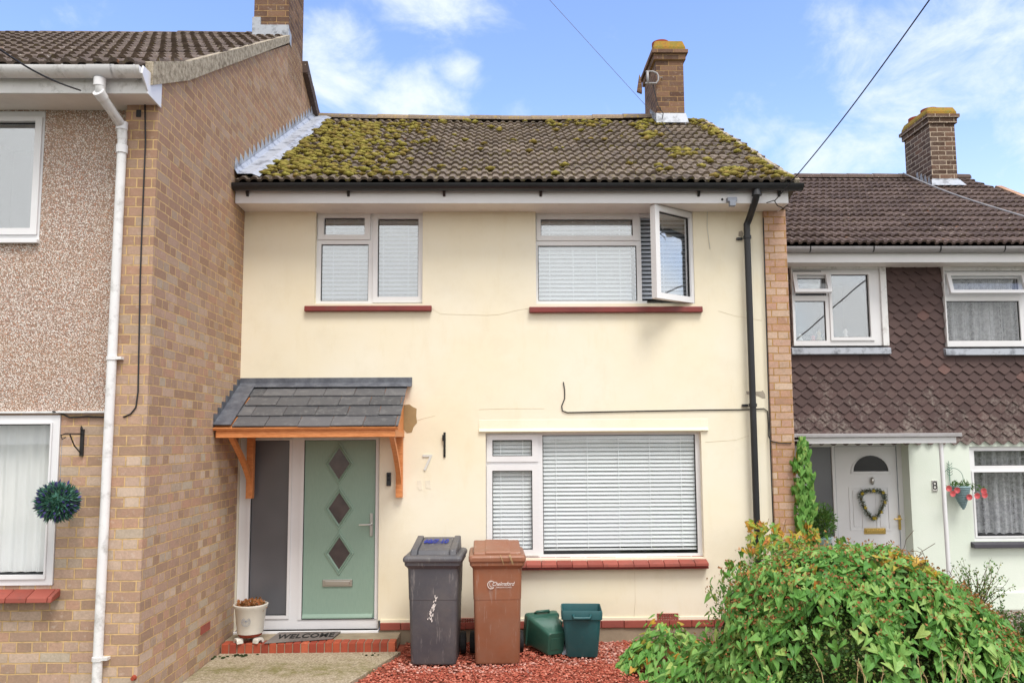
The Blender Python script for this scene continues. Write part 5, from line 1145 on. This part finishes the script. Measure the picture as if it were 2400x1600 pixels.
o = w.build('straw', M['straw'], origin=T2 @ Vector((.1, -.33, 1.0))); tag(o, 'dry straws lying over the front edge of the brown bin lid', 'straw', kind='stuff')

# recycling boxes
RG = 'recycling boxes on the red gravel'
def recbox(T, mat, lab, bt=1.0):
    root = thing('recycling_box', lab, 'recycling box', T.translation, RG)
    mb = MB(); H_ = .42; outer = [rrect(0, 0, z, hw*(bt+(1-bt)*min(z/.34, 1)), hd, .03, 5, T) for z, hw, hd in ((0, .135, .11), (.01, .142, .117), (.33, .172, .15), (.34, .185, .165), (.40, .188, .168), (H_, .182, .162))]
    inner = [rrect(0, 0, z, hw*(bt+(1-bt)*min(z/.34, 1)), hd, .028, 5, T) for z, hw, hd in ((H_-.005, .176, .156), (.34, .165, .143), (.03, .137, .112))]
    mb.loft(outer+inner, True, True); mb.build('body', mat, root, smooth=True, auto=35)
    mb = MB(); mb.tube([T @ Vector((-.08, -.165, .385)), T @ Vector((-.07, -.19, .36)), T @ Vector((.07, -.19, .36)), T @ Vector((.08, -.165, .385))], .013, 8); mb.build('handle', mat, root, smooth=True)
    return root
recbox(Matrix.Translation((.775, 7.46, .0)) @ Matrix.Rotation(radians(-4), 4, 'Z'), M['box_teal'], 'dark teal recycling box standing open and upright on the red gravel')
Tt = Matrix.Translation((.535, 7.41, .105)) @ Matrix.Scale(.9, 4) @ Matrix.Rotation(radians(21), 4, 'Z') @ Matrix.Rotation(radians(-78), 4, 'X')
rb = recbox(Tt, M['box_green'], 'green recycling box lying tipped over next to the brown bin, its base towards the path', .66)
w = MB(); w.box(-.06, .06, -.06, .06, -.004, .001, mat=Tt); w.build('base_panel', M['box_green'], rb, bevel=.002)
w = MB(); w.tube([Tt @ Vector((.18, .10, .40)), Tt @ Vector((.235, .09, .37)), Tt @ Vector((.235, -.05, .37)), Tt @ Vector((.18, -.08, .40))], .012, 6); w.build('side_handle', M['box_green'], rb)
# crumpled plastic sheet between the boxes
w = MB(); nx, nz_ = 7, 8; vs = []
for j in range(nz_+1):
    for i in range(nx+1):
        vs.append((.60+i*.03+U(-.008, .008), 7.60-(nz_-j)*.02*(1-j/nz_)+U(-.018, .018), .005+j*.026+U(-.006, .006)))
w.add(vs, [(j*(nx+1)+i, j*(nx+1)+i+1, (j+1)*(nx+1)+i+1, (j+1)*(nx+1)+i) for j in range(nz_) for i in range(nx)])
o = w.build('plastic_sheet', M['plasticbag'], origin=(.7, 7.58, 0)); tag(o, 'crumpled grey plastic sheet between the two green recycling boxes', 'plastic sheet')

# ==================================================================== GRAVEL
def xpath(y):
    for k in range(2, 7):
        (x0_, y0_), (x1_, y1_) = edge[k-1], edge[k]
        if y0_ <= y <= y1_: return x0_+(x1_-x0_)*(y-y0_)/(y1_-y0_)
    return -.9
w = MB(); wp = MB()
for _ in range(27000):
    y = U(5.0, 7.97); x = U(-1.9, 2.1)
    if x < xpath(y)+.01 or (x < -.9 and y > 7.58): continue
    r = U(.006, .0125); near = (-.9 < x < .35 and 6.93 < y < 7.25) or (.45 < x < 1.25 and 7.18 < y < 7.35) or (y > 7.3 and x > .95)
    near = near and noise.noise(Vector((x*5, y*5, 0))) > -.25
    z = -.022+U(0, .022)+.02*noise.noise(Vector((x*3, y*3, 2)))
    (wp if near and rnd() < .75 else w).ico((x, y, z), r, (U(.8, 1.4), U(.8, 1.3), U(.5, .8)), jit=.22, rot=Matrix.Rotation(U(0, 6), 3, 'Z'))
tag(w.build('red_gravel', M['gravel_red']), 'coarse red gravel covering the front garden below the bins', 'gravel', kind='stuff')
tag(wp.build('pale_gravel', M['gravel_pink']), 'dusty pink gravel around the feet of the bins and boxes', 'gravel', kind='stuff')
w = MB(); w.box(3.06, 9, 4.5, 9.28, -.088, -.035); struct(w.build('side_ground', M['paving']))
w = MB()
for _ in range(5200):
    y = U(6.2, 9.1); x = U(4.4, 7.2); w.ico((x, y, -.03+U(0, .02)), U(.009, .018), (U(.8, 1.4), U(.8, 1.3), U(.5, .8)), jit=.22)
tag(w.build('shingle', M['gravel_grey']), 'mixed brown shingle in front of the pale green house wall', 'gravel', kind='stuff')
w = MB()
for _ in range(26):
    k = int(rnd()*4); c_ = [Vector((-2.5, 7.44, .01)), Vector((-2.4, 7.5, .01)), Vector((-1.15, 7.5, .01)), Vector((-2.3, 7.52, .01))][k]; w.ico(c_+Vector((U(-.1, .1), U(-.05, .04), 0)), U(.006, .018), (1.3, 1, .5), jit=.3)
tag(w.build('leaf_litter', M['core']), 'dark debris gathered in the corner at the foot of the doorstep', 'debris', kind='stuff')

# ==================================================================== PLANTS
LEAF = [(0, .1), (.17, -.14), (.36, -.16), (.37, .12), (.27, .45), (.12, .78), (0, 1.0)]
def leaf(mb, p, d, nrm, L, mi=0, fold=.25):
    d = d.normalized(); n_ = (nrm-d*nrm.dot(d)); n_ = n_.normalized() if n_.length > 1e-3 else d.orthogonal().normalized(); sd_ = d.cross(n_)
    curl = U(.0, .5); wf_ = U(.68, 1.2); fold = fold*U(.2, 2.2); tw_ = U(-.25, .25)
    def pt(x, y): return p+(sd_*(x*wf_+tw_*y*y)+d*y+n_*(abs(x)*fold-curl*y*y))*L
    R_ = [pt(x, y) for x, y in LEAF]; L_ = [pt(-x, y) for x, y in LEAF[1:-1]]; mid = pt(0, .5)
    vs = R_+L_+[mid]     # 0..6 right, 7..11 left, 12 mid
    mb.add(vs, [(0, 1, 2, 3, 12), (12, 3, 4, 5, 6), (0, 12, 9, 8, 7), (12, 6, 11, 10, 9)], mi)
# hedge: an overgrown mound running along the boundary
HCX, HCY, HA, HB, HH = 2.68, 6.0, 1.04, .95, 1.17
def hedge_pt(a_, b_, k=1.0):
    ca, sa, cb_, sb_ = cos(a_), sin(a_), cos(b_), sin(b_); e_ = .72
    f = lambda t_, e: (abs(t_)**e)*(1 if t_ >= 0 else -1)
    x, y, z = f(ca, e_)*f(cb_, e_), f(sa, e_)*f(cb_, e_), f(sb_, .62)
    X_, Y_ = HCX+HA*x*k, HCY+HB*y*k
    hh = HH*(1-.58*max(0, (x-.1))**1.15-.04*max(0, -x))
    n1 = noise.noise(Vector((X_*1.6, Y_*1.6, z*2)))*.11+noise.noise(Vector((X_*4, Y_*4, z*5+3)))*.045
    P = Vector((X_, Y_, hh*z*k)); nr_ = Vector((x/HA, y/HB, z/HH)).normalized(); return P+nr_*n1, nr_
hedge = thing('hedge', 'overgrown dark green hedge mound smothered in bindweed in front of the brick pier', 'hedge', (HCX, HCY, 0))
w = MB(); nA, nB = 48, 16; vs = []
for j in range(nB+1):
    for i in range(nA):
        P, _n = hedge_pt(2*pi*i/nA, -.05+(pi/2+.04)*j/nB, .9); vs.append(P+rdir()*.03)
w.add(vs, [(j*nA+i, j*nA+(i+1) % nA, (j+1)*nA+(i+1) % nA, (j+1)*nA+i) for j in range(nB) for i in range(nA)]+[tuple(range(nB*nA, (nB+1)*nA))])
w.build('branches', M['core'], hedge)
w = MB(); cnt = 0
while cnt < 32000:
    a_ = U(-pi, pi*.35) if rnd() < .86 else U(0, 2*pi); b_ = math.asin(rnd()**.9); P, nr_ = hedge_pt(a_, b_, U(.93, .995))
    if P.z < .0: continue
    d = (nr_*.6+rdir()*.9+Vector((0, 0, .35))).normalized(); s_ = d.cross(rdir()).normalized()*U(.006, .010); L_ = U(.018, .032)
    w.add([P, P+d*L_*.5+s_, P+d*L_, P+d*L_*.5-s_], [(0, 1, 2, 3)]); cnt += 1
fo = w.build('foliage', M['leaf_d'], hedge)
bw = thing('bindweed', 'bright green heart leaved bindweed with brown seed heads sprawling over the hedge', 'climbing plant', (HCX, HCY, 0))
wl_ = MB(); ws = MB(); cnt = 0
def bare(P):                         # openings where the dark hedge shows through
    c = Vector(P); n_ = noise.noise(Vector((P.x*1.9, P.y*1.9, P.z*1.9+7)))
    du = (P.x-2.12)/.30; dz = (P.z-.62)/.36; return (du*du+dz*dz+n_*1.8 < 1 and P.y < 5.9) or n_ < -.42
while cnt < 5800:
    a_ = U(-pi, pi*.3) if rnd() < .9 else U(0, 2*pi); b_ = math.asin(rnd()**.85); P, nr_ = hedge_pt(a_, b_, U(1.0, 1.055))
    if P.z < .02 or (bare(P) and rnd() < .86): continue
    yel = noise.noise(Vector((P.x*2.2, P.y*2.2, P.z*2.2+11))) > .60 or (P.x < 2.3 and P.z > .95 and rnd() < .16)
    d = Vector((nr_.x*.4+U(-.9, .9), nr_.y*.4+U(-.5, .4), -.6+U(-.5, .5) if nr_.z < .75 else -.15+U(-.5, .5))); nn = (nr_+Vector((0, -.25, .55))+rdir()*.7)
    leaf(wl_, P, d, nn, U(.034, .082)*(1.15 if P.y < 5.5 else 1), 1 if (yel and rnd() < .6) else 0); cnt += 1
    top = nr_.z > .45
    if rnd() < (.42 if top else .10):
        q_ = P+nr_*U(.01, .05)
        for _ in range(3): blade(ws, q_+rdir()*.008, rdir()+Vector((0, 0, .4)), U(.014, .026), .007)
wl_.build('leaves', [M['leaf'], M['leaf_y']], bw); ws.build('seed_heads', M['seed'], bw)
w = MB()
for _ in range(40):
    a_ = U(-pi, 0); b_ = U(.2, 1.3); P, nr_ = hedge_pt(a_, b_, 1.0); pts = [P]
    for k in range(5): pts.append(pts[-1]+Vector((U(-.06, .06), U(-.05, .01), U(-.02, .07))))
    w.tube(pts, .002, 4)
w.build('stems', M['twig'], bw)['kind'] = 'stuff'
# bindweed spilling on the gravel left of the hedge
def clump(name, lab, cat, c, rx, ry, h, n, Ls, mats, yf_=.15, grp=None, droop=.3):
    root = thing(name, lab, cat, c, grp); w = MB(); c = Vector(c)
    for _ in range(n):
        a_ = U(0, 2*pi); r_ = sqrt(rnd()); P = c+Vector((rx*r_*cos(a_), ry*r_*sin(a_), 0)); hh = h*(1-r_**2.2)*(.7+.5*noise.noise(Vector((P.x*6, P.y*6, 0)))); P.z = c.z+max(.015, hh*U(.35, 1))
        leaf(w, P, Vector((cos(a_)*.7+U(-.6, .6), sin(a_)*.7-.3+U(-.5, .5), -droop+U(-.4, .3))), Vector((0, -.45, 1))+rdir()*.45, U(*Ls), 1 if rnd() < yf_ else 0)
    w.build('leaves', mats, root); w = MB()
    for _ in range(14): 
        a_ = U(0, 2*pi); w.tube([c+Vector((0, 0, .01)), c+Vector((rx*.4*cos(a_), ry*.4*sin(a_), h*.5)), c+Vector((rx*.8*cos(a_), ry*.8*sin(a_), h*.2))], .003, 4)
    w.build('stems', M['twig'], root)['kind'] = 'stuff'; return root
clump('bindweed', 'low bindweed clump spreading over the red gravel left of the hedge', 'climbing plant', (1.50, 7.0, 0), .44, .5, .50, 720, (.045, .085), [M['leaf'], M['leaf_y']], .07)
clump('bindweed', 'bindweed leaves spilling over the gravel at the bottom left foot of the hedge', 'climbing plant', (1.62, 6.2, 0), .38, .6, .52, 680, (.05, .09), [M['leaf'], M['leaf_y']], .05)
# vine climbing the pier
vn = thing('climbing_vine', 'bindweed vine climbing the right edge of the brick pier, yellow at its foot', 'climbing plant', (3.05, 7.9, .9)); w = MB(); ws = MB(); pts = []
for k in range(24):
    t_ = k/23; v_ = 1240-(1240-1000)*t_; u_ = 1852-14*t_+4*sin(k); pts.append(at(u_, v_, 7.93))
ws.tube(pts, .004, 5); ws.tube([p+Vector((.02*sin(i), .01, 0)) for i, p in enumerate(pts)], .003, 5)
for _ in range(420):
    t_ = rnd(); p = pts[int(t_*22.9)]; wd_ = .085*(1-.8*max(0, t_-.75)/.25); P = p+Vector((U(-wd_, wd_), U(-.07, .04), U(-.03, .03)))
    leaf(w, P, Vector((U(-.5, .5), U(-.3, .1), -1)), Vector((U(-.3, .3), -1, .3)), U(.04, .085), 1 if rnd() < max(.04, .9-t_*3.2) else 0)
w.build('leaves', [M['leaf'], M['leaf_y']], vn); ws.build('stems', M['twig'], vn)['kind'] = 'stuff'
# yellowing bindweed at the foot of the black downpipe
yb = thing('bindweed', 'yellowing bindweed shoots around the foot of the black downpipe', 'climbing plant', (2.75, 7.75, .8)); w = MB(); ws = MB()
for _ in range(170):
    u_, v_ = U(1715, 1850), 0; v_ = 1260-U(0, 1)**1.3*(62 if (abs(u_-1728) < 16 or abs(u_-1770) < 25) else 35); P = at(u_, v_, U(7.45, 7.8))
    leaf(w, P, Vector((U(-.6, .6), -.3, U(-1, .5))), Vector((U(-.4, .4), -1, .5)), U(.04, .09), 1 if rnd() < .6 else 0)
for u_ in (1728, 1760, 1775, 1800): ws.tube([at(u_, 1275, 7.6), at(u_-5, 1230, 7.6), at(u_+6, 1190, 7.65)], .0025, 4)
w.build('leaves', [M['leaf'], M['leaf_y']], yb); ws.build('stems', M['twig'], yb)['kind'] = 'stuff'
# potted shrub by the neighbour's door
pb = at(1887, 1235, 8.5); ps = thing('potted_shrub', 'leafy green shrub in a pale blue pot by the sidelight of the white door', 'potted plant', (pb.x, pb.y, 0))
w = MB(); w.lathe([(.075, pb.z-.14), (.105, pb.z+.0), (.115, pb.z+.01), (.1, pb.z+.0)], (pb.x, pb.y, 0), 20); w.build('pot', M['potblue'], ps, smooth=True)
w = MB(); w.lathe([(.13, 0), (.13, pb.z-.141)], (pb.x, pb.y, 0), 16); w.build('pot_stand', M['twig'], ps)
w = MB(); cc2 = Vector((pb.x, pb.y, pb.z+.17))
for _ in range(1500):
    d = rdir(); P = cc2+Vector((d.x*.15, d.y*.14, d.z*.19))*U(.3, 1.05); dd_ = (d+rdir()*.7+Vector((0, 0, .5))).normalized(); s_ = dd_.cross(rdir()).normalized()*.008; L_ = U(.025, .045)
    w.add([P, P+dd_*L_*.5+s_, P+dd_*L_, P+dd_*L_*.5-s_], [(0, 1, 2, 3)])
w.build('foliage', M['leaf_m'], ps)
# loose shrubs to the right of the hedge
def twiggy(name, lab, c, n, L, spread, leafn, mat, ls=(.02, .04)):
    root = thing(name, lab, 'shrub', c); w = MB(); wl2 = MB(); c = Vector(c)
    for _ in range(n):
        d = Vector((U(-1, 1)*spread, U(-1, .6)*spread, 1)).normalized(); pts = [c+Vector((U(-.08, .08), U(-.08, .08), 0))]; LL = L*U(.6, 1.1)
        for k in range(6): d = (d+rdir()*.22).normalized(); pts.append(pts[-1]+d*LL/6)
        w.tube(pts, [.006*(1-k/7) for k in range(7)], 5)
        for _2 in range(leafn):
            k = 1+int(rnd()*5.99); p = pts[k]+(pts[k]-pts[k-1])*U(-.9, 0)+rdir()*.02; blade(wl2, p, d+rdir()*1.1, U(*ls), U(.006, .011))
    w.build('branches', M['twig'], root); wl2.build('foliage', mat, root); return root
twiggy('shrub', 'thin twiggy shrub beside the foot of the white porch post', (5.0, 8.35, .2), 30, .55, .75, 26, M['leaf_d'])
twiggy('shrub', 'small feathery green shrub at the right end of the hedge near the shingle', (4.35, 6.9, 0), 60, .60, .6, 60, M['leaf_m'], (.018, .034))
# white fluffy weeds and grasses
wd = thing('weed', 'seeding weed with fluffy white heads at the lower right corner beside the hedge', 'weed', (3.75, 5.6, 0)); w = MB(); wf = MB(); wy = MB()
for u_, v_ in [(U(2270, 2350), U(1470, 1560)) for _ in range(34)]:
    P = at(u_, v_, 5.45+U(-.15, .2)); w.tube([(3.7+U(-.1, .1), 5.6, 0), (P.x+U(-.05, .05), P.y, P.z*.6), P], .003, 4)
    for _ in range(16): blade(wf, P, rdir()+Vector((0, 0, .5)), U(.012, .024), .005)
    for _ in range(3): Q = P+rdir()*.05; blade(w, Q, rdir(), .05, .008)
for u_, v_ in ((2316, 1480), (2325, 1497), (2240, 1553), (2338, 1520)):
    P = at(u_, v_, 5.4)
    for _ in range(10): blade(wy, P, rdir(), .016, .006)
w.build('stems', M['leaf_m'], wd)['kind'] = 'stuff'; wf.build('seed_fluff', M['whitefl'], wd); wy.build('yellow_flowers', M['yellowfl'], wd)
w = MB()
for u_ in (1905, 1960, 2005, 2020, 2140, 2170, 2185, 2200, 2260, 2290, 1990, 2240, 2120, 2310):
    p0_ = at(u_, 1600, 4.75); q1 = at(u_+U(-45, 35), U(1490, 1540), 4.72); m_ = (p0_+q1)/2+Vector((U(-.01, .01), 0, .01)); p0_.z = min(p0_.z, .3)
    w.tube([Vector((p0_.x, p0_.y, .0)), p0_, m_, q1], [.003, .003, .0022, .0012], 4)
    for k in range(9):
        P = m_+(q1-m_)*(k/9+.1); blade(w, P, (q1-m_)+rdir()*.05, .022, .0028)
tag(w.build('grass_stalks', M['straw'], origin=(3.0, 4.7, 0)), 'dry pale grass stalks in front of the foot of the hedge', 'grass', kind='stuff')
